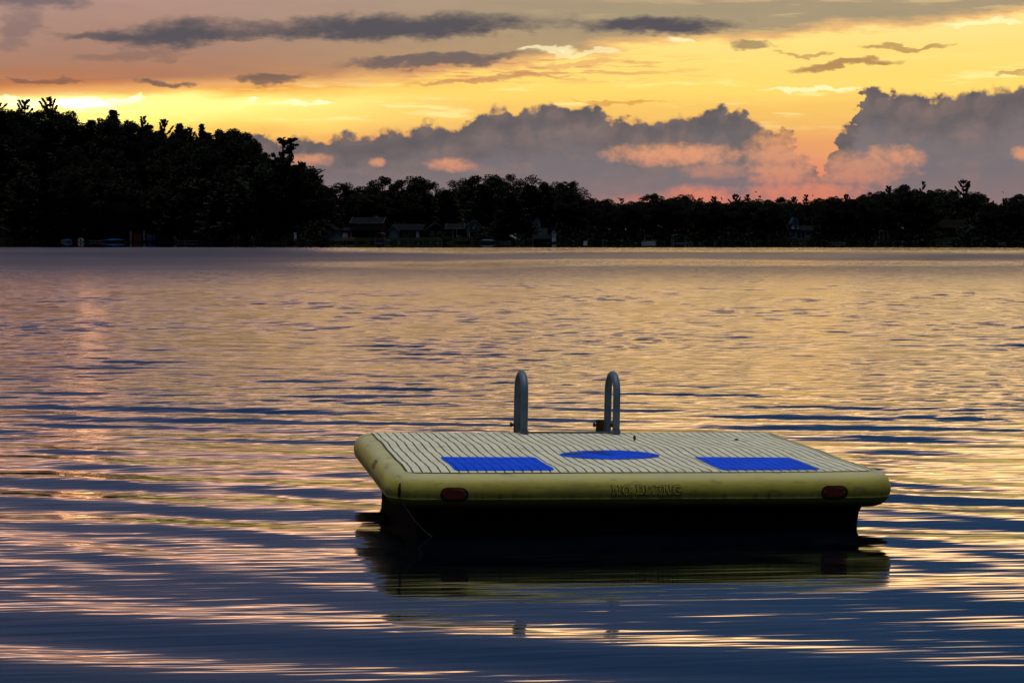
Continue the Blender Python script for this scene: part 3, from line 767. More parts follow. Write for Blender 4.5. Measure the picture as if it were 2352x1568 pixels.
def build_shore():
    # ---------------- left shore
    e = empty('cabin', P4(6, 9), 'dark cabin cut by the left photo edge, only its pale roof edge showing', 'cabin')
    gable_walls(e, -3.5, 2.6, 0, 5, -.6, 2.0, 1.3, M_BROWN, 'y'); gable_roof(e, -3.5, 2.6, 0, 5, 2.0, 1.3, M_ROOF, 'y', fascia=M_PALEW)
    win(e, .9, .9, .8, .8, 0); door(e, -1.0, .9, 1.9, 0, M_BROWN)
    e = empty('sign_board', P4(128, 3), 'small grey board on a post by the water left of the lamp post', 'sign')
    MB().box(-.06, .06, -.06, .06, -.3, 1.0).build('post', M_WOOD, e); MB().box(-.52, .52, -.1, -.062, .85, 1.5).build('board', M_GREYW, e)
    e = empty('lamp_post', P4(166, 3), 'thin lamp post with a small white globe on the left shore', 'lamp post')
    MB().tube([(0,0,-.3), (0,0,4.6), (.12,0,4.85), (.28,0,4.8)], [.06,.045,.035,.03], 8).build('pole', M_WOOD, e, smooth=True)
    g = MB(); g.tube([(.28,0,4.86), (.28,0,4.78), (.28,0,4.62), (.28,0,4.45), (.28,0,4.38)], [.04,.15,.2,.15,.05], 10); g.build('lamp_globe', M_WHITE, e, smooth=True)
    boat(272, -4, 2.9, 1.5, .55, 0, 'small boat under a bright blue tarp, left of the white boat', M_GREYW, M_BLUET, True)
    boat(257, -8, 1.7, .9, .28, R(20), 'tiny pale rowing boat low on the water in front of the blue tarped boat', M_PALEW, M_GREYW, False, motor=False, name='rowing_boat')
    e = boat(326, -6, 2.6, 1.9, .75, R(100), 'white boat seen end on, the brightest speck of the left shore', M_WHITE, M_GREYW, False, windshield=True)
    MB().box(-1.45, -1.30, -.62, .62, .55, 1.25).build('transom', M_WHITE, e)
    dock(388, -7, 4.4, 1.3, R(3), 'short pale dock between the white boat and the long blue cover')
    boat(460, -5, 7.2, 1.9, .55, R(2), 'long boat under a dark blue cover, moored left of the boathouse with two pale posts', M_BLACK, M_BLUET, True)
    e = empty('boathouse', P4(552, 1.5, .25), 'dark boathouse with two pale corner posts and a reddish door, left of the blue kayaks', 'boathouse')
    gable_walls(e, -2.3, 2.3, .3, 5, -.8, 3.3, 1.2, M_BROWN, 'y'); gable_roof(e, -2.3, 2.3, .3, 5, 3.3, 1.2, M_ROOFB, 'y')
    for x in (-2.05, 2.05): MB().box(x-.30, x+.30, -.05, .28, -.6, 3.2).build('corner_post', M_GREYW, e)
    door(e, -.2, 2.2, 2.3, .3, M_RED, .1)
    for x, m, lb, hh in ((596, M_SLATE, 'grey kayak standing on end against the boathouse, left of two blue ones', 2.6), (606, M_BLUEK, 'left one of two blue kayaks standing on end beside the boathouse', 2.2), (620, M_BLUEK, 'right one of two blue kayaks standing on end beside the boathouse', 2.2)):
        e = empty('kayak', P4(x, 1.2, .1), lb, 'kayak', 0, 'kayaks standing beside the boathouse'); e.rotation_euler = (R(-6), R(-5), 0)
        zs = [0, .12, .35, .7, 1.1, 1.5, 1.85, 2.08, 2.2]; rs = [.04, .2, .34, .42, .44, .42, .34, .2, .05]
        b = MB(); n = 12
        for z_, r_ in zip(zs, rs):
            for k in range(n): a = 2*math.pi*k/n; b.v.append((r_*math.cos(a), r_*.45*math.sin(a), z_*hh/2.2))
        for i in range(len(zs)-1):
            for k in range(n): a, c = i*n+k, i*n+(k+1) % n; b.f.append((a, c, c+n, a+n)); b.m.append(0)
        b.build('kayak_hull', m, e, smooth=True)
        MB().tube([(.17*math.cos(2*math.pi*k/12), -.20, (1.0+.32*math.sin(2*math.pi*k/12))*hh/2.2) for k in range(13)], .025, 6, False).build('cockpit_rim', M_BLACK, e)
    dock(765, -8, 7.8, 1.6, R(-4), 'long pale floating dock with a slanted ladder, on the dark water under the hill', M_PALEW)
    e = empty('boarding_ladder', P4(702, -8, .4), 'slanted two rail ladder at the left end of the long pale dock', 'ladder')
    for x in (-.25, .35): MB().tube([(x-.55, 0, 1.7), (x+.5, 0, -.3)], .06, 6).build('rail', M_PALEW, e)
    for t in (.2, .4, .6, .8): MB().tube([(-.8+1.05*t, 0, 1.7-2*t), (-.2+1.05*t, 0, 1.7-2*t)], .035, 5).build('rung', M_PALEW, e)
    e = empty('mooring_pole', P4(741, -8, 0), 'thin upright pole rising from the long pale dock', 'pole')
    MB().tube([(0,0,-1.2), (0,0,2.0)], [.05,.04], 6).tube([(0,0,1.9), (0,0,2.05)], .07, 6).build('pole', M_PALEW, e)
    e = empty('lawn_chair', P4(1017, .5, .35), 'pale slatted lawn chair on the bank of the headland, left of the shed', 'chair', R(35))
    MB().box(-.45, .45, -.4, .35, .35, .42).build('seat', M_PALEW, e)
    MB().prism([(.25, .38), (.33, .38), (.62, 1.45), (.54, 1.45)], 'x', -.42, .42).build('backrest', M_PALEW, e)
    for x in (-.42, .42):
        for y in (-.36, .3): MB().box(x-.04, x+.04, y-.04, y+.04, -.35, .38).build('leg', M_PALEW, e)
    e = empty('picnic_table', P4(1040, .6, .2), 'low pale table beside the lawn chair on the headland bank', 'table')
    MB().box(-.85, .85, -.4, .4, .52, .6).build('tabletop', M_PALEW, e)
    for x in (-.7, .7): MB().box(x-.05, x+.05, -.35, .35, -.3, .52).build('leg', M_WOOD, e)
    e = empty('shed', P4(1172, 2.0, .55), 'small dark shed with a narrow bright white door at the foot of the headland', 'shed', R(8))
    gable_walls(e, -1.3, 1.2, 0, 3, -.8, 2.3, .9, M_BROWN, 'y'); gable_roof(e, -1.3, 1.2, 0, 3, 2.3, .9, M_ROOFB, 'y', .3)
    door(e, .62, .72, 2.15, 0, M_WHITE, -.02)
    e = empty('gate_post', P4(1151, 1.5, .3), 'grey post standing just left of the white doored shed', 'post')
    MB().box(-.14, .14, -.14, .14, -.5, 2.2).box(-.19, .19, -.19, .19, 2.2, 2.3).build('post', M_GREYW, e)
    # ---------------- middle shore
    e = empty('garden_cottage', P4(1298, 13), 'pale gabled cottage half hidden by trees, left of the red house', 'house', R(-14))
    gable_walls(e, -2.8, 2.8, 0, 5, -.8, 1.9, 1.5, M_TEAL, 'y'); gable_roof(e, -2.8, 2.8, 0, 5, 1.9, 1.5, M_ROOFB, 'y', fascia=M_BROWN)
    win(e, .6, .6, 1.0, .9, 0, 2); door(e, -1.3, .85, 1.8, 0, M_GREYW, -.2)
    e = empty('retaining_wall', P4(1352, 2.0, 0), 'low stone retaining wall on the bank below and left of the red house', 'wall')
    r = random.Random(4); b = MB()
    for row in range(4):
        x = -4.4
        while x < 4.4:
            w = r.uniform(.5, 1.0); d = r.uniform(0, .12); b.box(x+.02, min(x+w, 4.6)-.02, -.2-d+row*.12, .8, -.3+row*.42, .10+row*.42); x += w
    b.build('stone_courses', M_STONE, e); MB().box(-4.6, 4.7, .28, 1.2, 1.385, 1.5).build('capstone', M_PALEW, e)
    e = empty('shelf_stand', P4(1356, 4.5), 'small yellowish stepped stand on the terrace left of the red house garage', 'stand')
    for i in range(4): MB().box(-.62+.04*i, .62-.04*i, -.3, .3, .25+i*.34, .36+i*.34).build('shelf', M_YEL if i < 2 else M_WOOD, e)
    for x in (-.5, .5): MB().box(x-.03, x+.03, -.05, .05, -.2, 1.25).build('leg', M_WOOD, e)
    # red house
    e = empty('house', P4(1468, 11), 'two storey dark red house with a long grey roof and pale garage door', 'house', R(-9))
    w2 = 4.2
    gable_walls(e, -w2, w2, 0, 5.5, -.8, 4.1, 1.35, M_RED); gable_roof(e, -w2, w2, 0, 5.5, 4.1, 1.35, M_ROOF, fascia=M_GREYW)
    for x in (-3.3, -2.35, -1.5, -.65, .35, 1.2, 2.9): win(e, x, 2.55, .62, 1.05, 0, 1, M_GREYW)
    for x in (-2.9, -1.5, -.6, .3): win(e, x, .25, .7, 1.45, 0, 1, M_BROWN)
    door(e, 1.7, .9, 1.9, 0, M_BROWN, .0)
    b = MB().box(-w2, w2, -1.1, -.03, 1.98, 2.12)
    b.build('balcony', M_BROWN, e)
    for x in (-4.1, -1.4, 1.4, 4.1): MB().box(x-.06, x+.06, -1.08, -.96, -.8, 1.98).build('balcony_post', M_BROWN, e)
    MB().box(1.9, 2.5, 2.4, 3.0, 4.8, 5.9).build('chimney', M_STONE, e)
    MB().box(-w2-2.6, -w2-.01, -1.6, 3, -.8, 1.75).build('garage_wall', M_RED, e)
    MB().prism([(-1.95, 1.76), (3.0, 2.7), (3.0, 2.82), (-1.95, 1.9)], 'x', -w2-2.9, -w2+.35).build('garage_roof', M_ROOF, e)
    dd = MB().box(-w2-2.15, -w2-.75, -1.68, -1.602, -.25, 1.4).build('garage_door', M_WHITE, e)
    MB().box(-w2-1.6, -w2-1.3, -1.71, -1.68, -.1, -.04).build('handle', M_BLACK, dd)
    MB().box(-w2+.05, -w2+.22, -1.62, -1.45, -.6, 1.72).build('corner_post', M_WHITE, e)
    b = MB()
    e = boat_lift(1522, -5, 2.7, 5.0, 2.35, 'boat lift with a pale canopy in the water below the red house', M_GREYW)
    b = boat(1527, -5, 4.2, 1.7, .5, R(4), 'pale open boat cradled in the boat lift below the red house', M_GREYW, M_PALEW, False, z=.28)
    e = empty('house', P4(1628, 13), 'long low house with a pale teal gable and white door, right of the red house', 'house', R(-10))
    gable_walls(e, -4.2, 4.2, 0, 5, -.8, 2.1, 1.4, M_BROWN); gable_roof(e, -4.2, 4.2, 0, 5, 2.1, 1.4, M_ROOF)
    gable_walls(e, -4.6, -2.0, -1.6, -.02, -.8, 1.9, 1.2, M_TEAL, 'y', 'gable_wing'); gable_roof(e, -4.6, -2.0, -1.6, -.45, 1.9, 1.2, M_ROOF, 'y', .35, fascia=M_GREYW)
    for x in (-.9, .1, 1.2): win(e, x, .5, .7, 1.1, 0)
    door(e, 3.0, .85, 1.95, 0, M_WHITE, -.1)
    dock(1590, -4, 9, 1.2, R(1), 'long low dark dock along the water below the low house with the white door', M_WOOD, .3)
    e = empty('cottage', P4(1742, 14), 'dim brown cottage with a steep gable behind the porch of white posts', 'house', R(6))
    gable_walls(e, -2.7, 2.7, 0, 5, -.8, 2.0, 1.9, M_BROWN, 'y'); gable_roof(e, -2.7, 2.7, 0, 5, 2.0, 1.9, M_ROOF, 'y', fascia=M_GREYW)
    win(e, -1.0, .5, .8, 1.1, 0, 2); win(e, .9, .5, .8, 1.1, 0, 2)
    e = empty('porch_house', P4(1822, 12), 'dark lakeside house with two tall white porch posts', 'house')
    MB().box(-2.1, 2.1, 0, 4, -.8, 2.5).build('wall', M_BROWN, e); gable_roof(e, -2.1, 2.1, -1.4, 4, 2.5, 1.1, M_ROOF, fascia=M_GREYW)
    for x in (-.62, .3): MB().box(x-.08, x+.08, -1.3, -1.14, -.6, 2.35).build('porch_post', M_WHITE, e)
    win(e, -1.4, .5, .7, 1.1, 0); door(e, 1.2, .85, 1.9, 0, M_BROWN)
    e = empty('garden_table', P4(1838, 8), 'small pale table on the lawn in front of the two white porch posts', 'table')
    MB().box(-.5, .5, -.35, .35, .45, .53).build('tabletop', M_WHITE, e)
    for x in (-.4, .4): MB().box(x-.04, x+.04, -.25, .25, -.2, .45).build('leg', M_WHITE, e)
    e = empty('gabled_house', P4(1896, 13), 'grey two storey gabled house with a white entry porch, above the covered boat', 'house', R(5))
    gable_walls(e, -1.9, 1.9, 0, 5, -.8, 3.2, 1.3, M_TEAL, 'y'); gable_roof(e, -1.9, 1.9, 0, 5, 3.2, 1.3, M_ROOF, 'y', .3, fascia=M_GREYW)
    for x in (-.8, .8): win(e, x, 2.0, .6, .95, 0)
    MB().box(-1.5, 1.7, -1.2, -.02, 1.45, 1.6).build('porch_roof', M_GREYW, e)
    for x in (-1.3, .9, 1.5): MB().box(x-.07, x+.07, -1.15, -1.01, -.7, 1.45).build('porch_post', M_WHITE, e)
    door(e, .2, .8, 1.5, 0, M_BROWN, -.2)
    boat(1950, -5, 3.8, 1.7, .6, R(178), 'motor boat under a slate blue cover, mirrored in the dark water of the middle shore', M_SLATE, M_SLATE, True)
    dock(1995, -3, 5.5, 1.2, R(0), 'short dark dock right of the slate covered motor boat', M_WOOD, .35)
    e = empty('brown_cottage', P4(2022, 14), 'very dim brown cottage behind the two sloping pale canoes', 'house')
    gable_walls(e, -2.4, 2.4, 0, 4.5, -.8, 2.2, 1.2, M_BROWN); gable_roof(e, -2.4, 2.4, 0, 4.5, 2.2, 1.2, M_ROOFB)
    for x in (-1.4, 0, 1.4): win(e, x, .5, .6, 1.0, 0)
    for x, t, lb in ((2060, 3.2, 'left one of two pale canoes lying on the sloping bank, longer and brighter'), (2077, 5, 'right one of two pale canoes lying on the sloping bank, slimmer and dimmer')):
        e = empty('canoe', P4(x, t, 1.25 if t < 4 else 1.7), lb, 'canoe', 0, 'canoes on the sloping bank'); e.rotation_euler = (R(25), R(24), R(4))
        b = MB(); n = 12
        for i in range(n+1):
            u_ = i/n*2-1; w = .36*(1-u_*u_)**.6+.015; s_ = .12*u_*u_; x_ = u_*1.6
            b.v += [(x_, -w, .0-s_), (x_, -w*.8, .26), (x_, 0, .34), (x_, w*.8, .26), (x_, w, 0-s_)]
        for i in range(n):
            for j in range(4): a = i*5+j; b.f.append((a, a+1, a+6, a+5)); b.m.append(0)
        b.build('canoe_hull', M_WHITE if t < 4 else M_GREYW, e, smooth=True)
        MB().tube([(u_*1.6, -.37*(1-u_*u_)**.6-.01, -.12*u_*u_) for u_ in [i/8-1 for i in range(17)]], .03, 5).build('gunwale', M_WOOD, e)
    boat(2030, -4, 1.9, .9, .35, 0, 'tiny grey rowing boat at the bank left of the long boathouse', M_GREYW, M_WOOD, False, motor=False, name='rowing_boat')
    e = empty('tower_house', P4(2146, 15), 'tall narrow pale house front dimly seen between trees behind the long boathouse', 'house')
    gable_walls(e, -1.1, 1.1, 0, 5, -.8, 4.3, 1.3, M_TEAL, 'y'); gable_roof(e, -1.1, 1.1, 0, 5, 4.3, 1.3, M_ROOF, 'y', .25)
    MB().box(1.12, 2.9, .6, 4, -.8, 2.4).build('side_wing', M_TEAL, e)
    win(e, 0, 3.0, .6, 1.0, 0); win(e, 0, .6, .8, 1.1, 0, 2)
    e = empty('long_boathouse', P4(2190, .6, .1), 'long low dark boathouse with a bright white gabled front tower at its right end', 'boathouse')
    MB().box(-3.6, 1.05, .4, 3.6, -.7, 1.0).build('wall', M_BROWN, e)
    gable_roof(e, -3.6, 1.05, .4, 3.6, 1.0, .9, M_ROOF, over=.3)
    gable_walls(e, 1.1, 2.2, 0, 3.4, -.2, 2.35, .85, M_WHITE, 'y', 'white_gable'); gable_roof(e, 1.1, 2.2, 0, 3.4, 2.35, .85, M_GREYW, 'y', .22, .12, fascia=M_WHITE)
    win(e, 1.65, 2.35, .22, .38, 0, 1, M_WHITE); win(e, 1.42, 1.35, .2, .34, 0, 1, M_WHITE); win(e, 1.88, 1.35, .2, .34, 0, 1, M_WHITE)
    MB().box(.75, 2.9, -.9, -.02, .05, .22).build('landing', M_GREYW, e)
    e = empty('mooring_post', P4(2131, -2, 0), 'thin pale post in the water at the left end of the long boathouse', 'post')
    MB().tube([(0,0,-1), (0,0,1.0)], [.07,.06], 6).tube([(0,0,.95), (0,0,1.06)], .09, 6).build('post', M_PALEW, e)
    boat(2342, -3, 1.6, 1.1, .45, R(80), 'little white boat alone on the dark bank right of the white gabled boathouse', M_WHITE, M_GREYW, False, motor=False)
    e = empty('notice_board', P4(2371, 5), 'small pale notice board among the dark bushes right of the little white boat', 'sign')
    MB().box(-.38, .38, -.1, -.05, .6, 1.5).build('board', M_GREYW, e)
    for x in (-.3, .3): MB().box(x-.04, x+.04, -.045, .045, -.3, 1.5).build('post', M_WOOD, e)
    e = empty('hillside_house', P4(2282, 34), 'roof of a dark house just visible high among the trees above the white gabled boathouse', 'house')
    gable_walls(e, -2.4, 2.4, 0, 5, -.8, 5.4, 1.0, M_BROWN); gable_roof(e, -2.4, 2.4, 0, 5, 5.4, 1.0, M_SLATE, fascia=M_GREYW); win(e, 0, 4, .8, .9, 0)
    # ---------------- right shore
    e = empty('pontoon_boat', P4(2594, -4, 0), 'pontoon boat with a dark red canopy and pale side fence', 'boat')
    for y in (-.9, .9): MB().tube([(-1.75, y, .12), (-1.6, y, .15), (1.5, y, .15), (1.8, y, .28)], [.1,.26,.26,.05], 8).build('pontoon', M_ALU, e, smooth=True)
    MB().box(-1.7, 1.7, -1.1, 1.1, .38, .5).build('boat_deck', M_GREYW, e)
    MB().box(-1.65, 1.65, -1.08, -1.02, .5, .80).box(-1.65, 1.65, 1.02, 1.08, .5, .80).build('side_fence', M_GREYW, e)
    MB().prism([(-1.1, 1.75), (-.6, 1.95), (.6, 1.95), (1.1, 1.75), (1.1, 1.69), (-1.1, 1.69)], 'y', -1.05, 1.05).build('canopy', M_CANV, e)
    for x in (-1, 1):
        for y in (-1, 1): MB().tube([(x*1.0, y, .5), (x*.95, y, 1.72)], .03, 5).build('canopy_pole', M_ALU, e)
    boat_lift(2715, -4, 3.4, 5.4, 1.9, 'dark boat lift with a thin pale canopy edge, right of the red canopied pontoon boat', M_SLATE)
    boat(2761, -5, 1.5, 1.0, .35, R(10), 'small dim boat right of the dark boat lift', M_GREYW, M_WOOD, False, motor=False)
    e = empty('garden_shed', P4(3092, 6), 'dim grey garden shed with two pale patches, left of the white house', 'shed')
    gable_walls(e, -1.3, 1.3, 0, 2.4, -.6, 1.5, .8, M_BROWN); gable_roof(e, -1.3, 1.3, 0, 2.4, 1.5, .8, M_ROOFB)
    door(e, -.85, .6, 1.35, 0, M_GREYW, -.2); win(e, .75, .55, .5, .6, 0, 1, M_GREYW)
    e = empty('white_house', P4(3203, 11), 'white house with a dark hipped upper roof, brightest building of the right shore', 'house', R(4))
    MB().box(-2.9, 2.6, 0, 4, -.6, 1.75).build('wall', M_WHITE, e)
    gable_roof(e, -2.9, 2.6, 0, 4, 1.75, 1.0, M_ROOF)
    MB().box(-2.4, -.7, -.3, 2.2, 2.05, 3.3).build('upper_wall', M_WHITE, e); MB().prism([(-2.7, 3.31), (-.4, 3.31), (-1.2, 4.9), (-1.9, 4.9)], 'y', -.6, 2.5).build('upper_roof', M_SLATE, e)
    win(e, -1.4, 2.3, .6, .7, -.3, 1, M_WHITE); win(e, -1.9, .3, .9, 1.0, 0, 2, M_WHITE); win(e, 1.7, .75, .9, .6, 0, 2, M_WHITE)
    door(e, -.55, .75, 1.5, 0, M_BROWN, -.2); door(e, .45, .6, 1.5, 0, M_BROWN, -.2)
    MB().box(-3.1, 2.7, -1.0, -.32, 1.62, 1.75).build('porch_roof', M_ROOF, e)
    e = empty('a_frame_cabin', P4(3330, 10), 'dim brown cabin with a steep roof right of the white house', 'cabin')
    gable_walls(e, -1.7, 1.7, 0, 4, -.6, .9, 2.2, M_BROWN, 'y'); gable_roof(e, -1.7, 1.7, 0, 4, .9, 2.2, M_ROOFB, 'y', .3); win(e, 0, .3, 1.0, .9, 0, 2)
    dock(3350, -3, 3.6, 1.1, R(0), 'short grey dock below the steep roofed brown cabin', M_PALEW, .3)
    e = empty('garage', P4(3412, 9), 'dim grey box shaped garage between the steep roofed cabin and the lakeside arbour', 'garage')
    MB().box(-1.6, 1.6, 0, 3, -.6, 1.5).build('wall', M_BROWN, e); gable_roof(e, -1.6, 1.6, 0, 3, 1.5, .6, M_ROOF, over=.3); door(e, 0, 1.9, 1.3, 0, M_GREYW, -.3, 'garage_door')
    e = empty('garden_arbour', P4(3524, 5), 'dim pale garden arbour with two posts, left of the white statue', 'arbour')
    for x in (-.5, .5): MB().box(x-.09, x+.09, -.09, .09, -.4, 1.9).build('post', M_GREYW, e)
    MB().box(-.75, .75, -.12, .12, 1.9, 2.05).build('lintel', M_GREYW, e)
    e = empty('bird_bath', P4(3549, 3), 'slender white bird bath column standing on the bank of the right shore', 'bird bath')
    MB().tube([(0,0,-.4), (0,0,-.1), (0,0,.0), (0,0,.9), (0,0,1.0)], [.32,.3,.12,.09,.14], 10).build('pedestal', M_WHITE, e, smooth=True)
    MB().tube([(0,0,1.0), (0,0,1.1), (0,0,1.25), (0,0,1.27)], [.1,.3,.42,.38], 12).build('basin', M_WHITE, e, smooth=True)
    boat(3604, .6, 1.3, .8, .35, R(60), 'little pale dinghy drawn up on the bank right of the bird bath', M_WHITE, M_WOOD, False, motor=False, name='dinghy', z=.25)
    e = empty('lodge', P4(3797, 15), 'big dim brown lodge with a broad roof, on the bank under the tall bulky pine', 'house')
    MB().box(-4, 4, 0, 5, -.6, 2.3).build('wall', M_BROWN, e); gable_roof(e, -4, 4, 0, 5, 2.3, 1.7, M_ROOFB)
    for x in (-2.6, -.9, .9): win(e, x, .6, .8, 1.1, 0, 2)
    door(e, 2.6, .9, 1.8, 0, M_BROWN)
    boat(3786, -1, 1.8, .9, .3, 0, 'low pale boat on the bank below the big brown lodge', M_GREYW, M_WOOD, False, motor=False)
    dock(3756, -5, 1.6, 1.2, 0, 'tiny pale float on the water left of the low boat below the lodge', M_PALEW, .3, 2)
    e = empty('gable_cottage', P4(3893, 10), 'dark cottage with one pale gable edge, right of the big brown lodge', 'house')
    gable_walls(e, -1.5, 1.5, 0, 4, -.6, 1.4, 1.1, M_BROWN, 'y'); gable_roof(e, -1.5, 1.5, 0, 4, 1.4, 1.1, M_ROOF, 'y', .3, fascia=M_TEAL); win(e, 0, .3, .9, .9, 0, 2)
    boat(4006, -2, 1.6, .9, .3, R(5), 'low pale boat near the right edge of the photo', M_GREYW, M_WOOD, False, motor=False)
    e = empty('lake_cabin', P4(4052, 9), 'dim grey cabin by the right edge of the photo', 'cabin')
    gable_walls(e, -1.9, 1.9, 0, 3.6, -.6, 1.3, .9, M_BROWN); gable_roof(e, -1.9, 1.9, 0, 3.6, 1.3, .9, M_ROOF); win(e, -.8, .3, .7, .7, 0); door(e, .8, .7, 1.3, 0, M_TEAL, -.3)
build_shore()
# ------------------------------------------------------------------ swim float
def build_raft():
    W, D, ZD = 2.81, 2.17, .36
    CR = .07
    root = empty('swim_raft', (.5906, 12.434, 0), 'pale yellow plastic swim float with grooved deck and blue patches, on the lake', 'swim raft', R(9.58))
    root.rotation_euler = (.0052, .019, R(9.58))
    # ---- materials
    def plastic(name):
        m = bpy.data.materials.new(name); m.use_nodes = True; nt = m.node_tree; X.tree = nt
        bs = nt.nodes['Principled BSDF']
        tc = nt.nodes.new('ShaderNodeTexCoord'); sp = nt.nodes.new('ShaderNodeSeparateXYZ')
        nt.links.new(tc.outputs['Object'], sp.inputs[0])
        return m, nt, bs, X(tc.outputs['Object']), X(sp.outputs[0]), X(sp.outputs[1]), X(sp.outputs[2])
    def undul(x, y):   # the deck is not quite flat
        return .0035*math.sin(y*5.3+x*.6+.4) + .0022*math.sin(y*11+x*1.7) + .002*math.sin(x*3.1-y*2) - .012*(1-(2*y/D)**2)*0 - .006*max(0, (-y-D/2+.16)/.16)**2 - .010*math.cos(x/W*math.pi)*max(0, -y/D*2)
    m_deck, nt, bs, oc, x, y, z = plastic('deck_plastic')
    wav = noise(vec(x*1.2, y*7.0), 1.0, 2, .5)-.5
    gx = X.op('MODULO', x + 10.0 + wav*.012, .0535)
    groove = sstep(.0058, .0036, absx(gx-.0268))
    frame = sstep(-.016, -.013, mx(absx(x)-W/2, absx(y)-D/2))
    inner = sstep(-.0165, -.0195, mx(absx(x)-W/2, absx(y)-D/2))
    g = mx(groove*inner, frame)
    dirt = noise(oc, 7.0, 5, .65, '3D'); d2 = noise(vec(x*3, y*14), 1.0, 4, .6)
    base = cmix(sstep(.35, .75, dirt), (.73, .70, .54, 1), (.57, .54, .42, 1))
    base = cmix(sstep(.55, .8, d2)*.5, base, (.36, .36, .30, 1))
    for cx, cy, r_ in ((.43, .18, .028), (.47, -.17, .03), (-.1, .35, .02), (.62, .5, .018)):      # bird droppings
        e = X.op('SQRT', (x-cx)*(x-cx) + (y-cy)*(y-cy)*.5) + (dirt-.5)*.03
        base = cmix(sstep(r_, r_*.5, e), base, (.82, .82, .80, 1))
    spk = sstep(.72, .78, noise(vec(x*9, y*9), 1.0, 2, .5))
    base = cmix(spk*.6, base, (.2, .19, .13, 1))
    base = cmix(g, base, (.095, .08, .022, 1))
    nt.links.new(base.s, bs.inputs['Base Color']); bs.inputs['Roughness'].default_value = .7; bs.inputs['Specular IOR Level'].default_value = .12
    bp = nt.nodes.new('ShaderNodeBump'); bp.inputs['Distance'].default_value = 1
    hh = g*-.004 + (noise(oc, 260, 2, .5, '3D')-.5)*.0006
    nt.links.new(hh.s, bp.inputs['Height']); nt.links.new(bp.outputs[0], bs.inputs['Normal'])

    m_body, nt, bs, oc, x, y, z = plastic('rim_plastic')
    n1 = noise(oc, 5, 5, .65, '3D'); n2_ = noise(vec(x*6, y*6, z*30), 1.0, 4, .6, '3D')
    base = cmix(sstep(.35, .75, n1), (.47, .40, .062, 1), (.37, .31, .042, 1))
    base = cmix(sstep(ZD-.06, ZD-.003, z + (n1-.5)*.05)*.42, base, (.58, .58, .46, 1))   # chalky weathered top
    base = cmix(sstep(.54, .72, n2_)*.62, base, (.16, .14, .06, 1))           # scuffs
    stn = noise(vec(x*1.6+5, z*9, y*1.6), 1.0, 5, .65, '3D'); base = cmix(sstep(.52, .70, stn)*.45, base, (.22, .19, .06, 1))   # old water stains
    drip = sstep(.5, .72, noise(vec(x*26, 0.0, z*4), 1.0, 3, .6, '3D'))*sstep(ZD-.10, ZD-.135, z)*sstep(ZD-.16, ZD-.14, z)
    base = cmix(drip*.85, base, (.045, .045, .015, 1))
    base = cmix(sstep(ZD-.142, ZD-.20, z)*.9, base, (.16, .14, .03, 1))      # shade under the lip put into the colour
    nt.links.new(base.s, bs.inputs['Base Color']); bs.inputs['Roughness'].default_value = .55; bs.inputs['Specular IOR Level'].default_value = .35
    bp = nt.nodes.new('ShaderNodeBump'); bp.inputs['Distance'].default_value = 1
    hh = (n1-.5)*.004 + (noise(oc, 240, 2, .5, '3D')-.5)*.0005
    nt.links.new(hh.s, bp.inputs['Height']); nt.links.new(bp.outputs[0], bs.inputs['Normal'])

    m_hull = mat('hull_shade_brown', (.004, .003, .002), .8, .05, var=.5, scale=4, col2=(.007, .005, .003, 1))  # stained brown, taken near black to carry the shade below the rim
    m_blue, nt, bs, oc, x, y, z = plastic('blue_patch')
    gx = X.op('MODULO', x + 10.0 + (noise(vec(x*1.2, y*7.0), 1.0, 2, .5)-.5)*.012, .0535)
    groove = sstep(.0045, .0030, absx(gx-.0268))
    base = cmix(sstep(.4, .75, noise(oc, 9, 4, .6, '3D')), (.0, .078, .82, 1), (.0, .055, .60, 1))
    wear = sstep(.68, .75, noise(vec(x*3, y*10), 1.0, 4, .6))
    base = cmix(wear*.35, base, (.02, .12, .6, 1))
    base = cmix(groove*.75, base, (.002, .008, .05, 1))
    nt.links.new(base.s, bs.inputs['Base Color']); bs.inputs['Roughness'].default_value = .75; bs.inputs['Specular IOR Level'].default_value = .06
    m_bluec = mat('blue_disc', (.0, .078, .82), .75, .06, var=.3, scale=6)
    m_dkblue = mat('dark_blue_wear', (.003, .012, .10), .5, .3)
    m_red = mat('red_reflector', (.16, .022, .010), .35, .5, var=.3, scale=30)
    m_dark = mat('dark_rubber', (.015, .012, .010), .6, .3)
    m_steel = mat('galvanised_steel', (.12, .175, .26), .5, .4, metal=.15, var=.35, scale=9)
    m_rust = mat('rusty_iron', (.07, .042, .028), .8, .2, var=.5, scale=20)
    m_lettershade = mat('letter_edge_shade', (.085, .074, .022), .7, .2, var=.4, scale=30)  # edge shadows of the letters put into the side-wall colour

    # ---- rounded rectangle outline
    def outline(o, n=8):
        r = max(CR+o, .012); hx, hy = W/2+o-r, D/2+o-r
        pts = []
        for cx, cy, a0 in ((hx, -hy, -90), (hx, hy, 0), (-hx, hy, 90), (-hx, -hy, 180)):
            for k in range(n+1):
                a = R(a0+90*k/n); pts.append((cx+r*math.cos(a), cy+r*math.sin(a)))
        # subdivide long sides so that the rim can sag with the deck
        out = []
        for i, p in enumerate(pts):
            q = pts[(i+1) % len(pts)]; out.append(p)
            L = math.hypot(q[0]-p[0], q[1]-p[1])
            if L > .5:
                for k in range(1, 24): out.append((p[0]+(q[0]-p[0])*k/24, p[1]+(q[1]-p[1])*k/24))
        return out
    PROF = [(-.02, -.004), (0, .0), (.022, -.001), (.045, -.006), (.066, -.015), (.084, -.029), (.098, -.047), (.107, -.068), (.112, -.09), (.112, -.112), (.108, -.131), (.106, -.139), (.1095, -.143), (.104, -.148), (.096, -.163), (.083, -.18), (.062, -.196), (.034, -.207), (0, -.213), (-.05, -.216)]
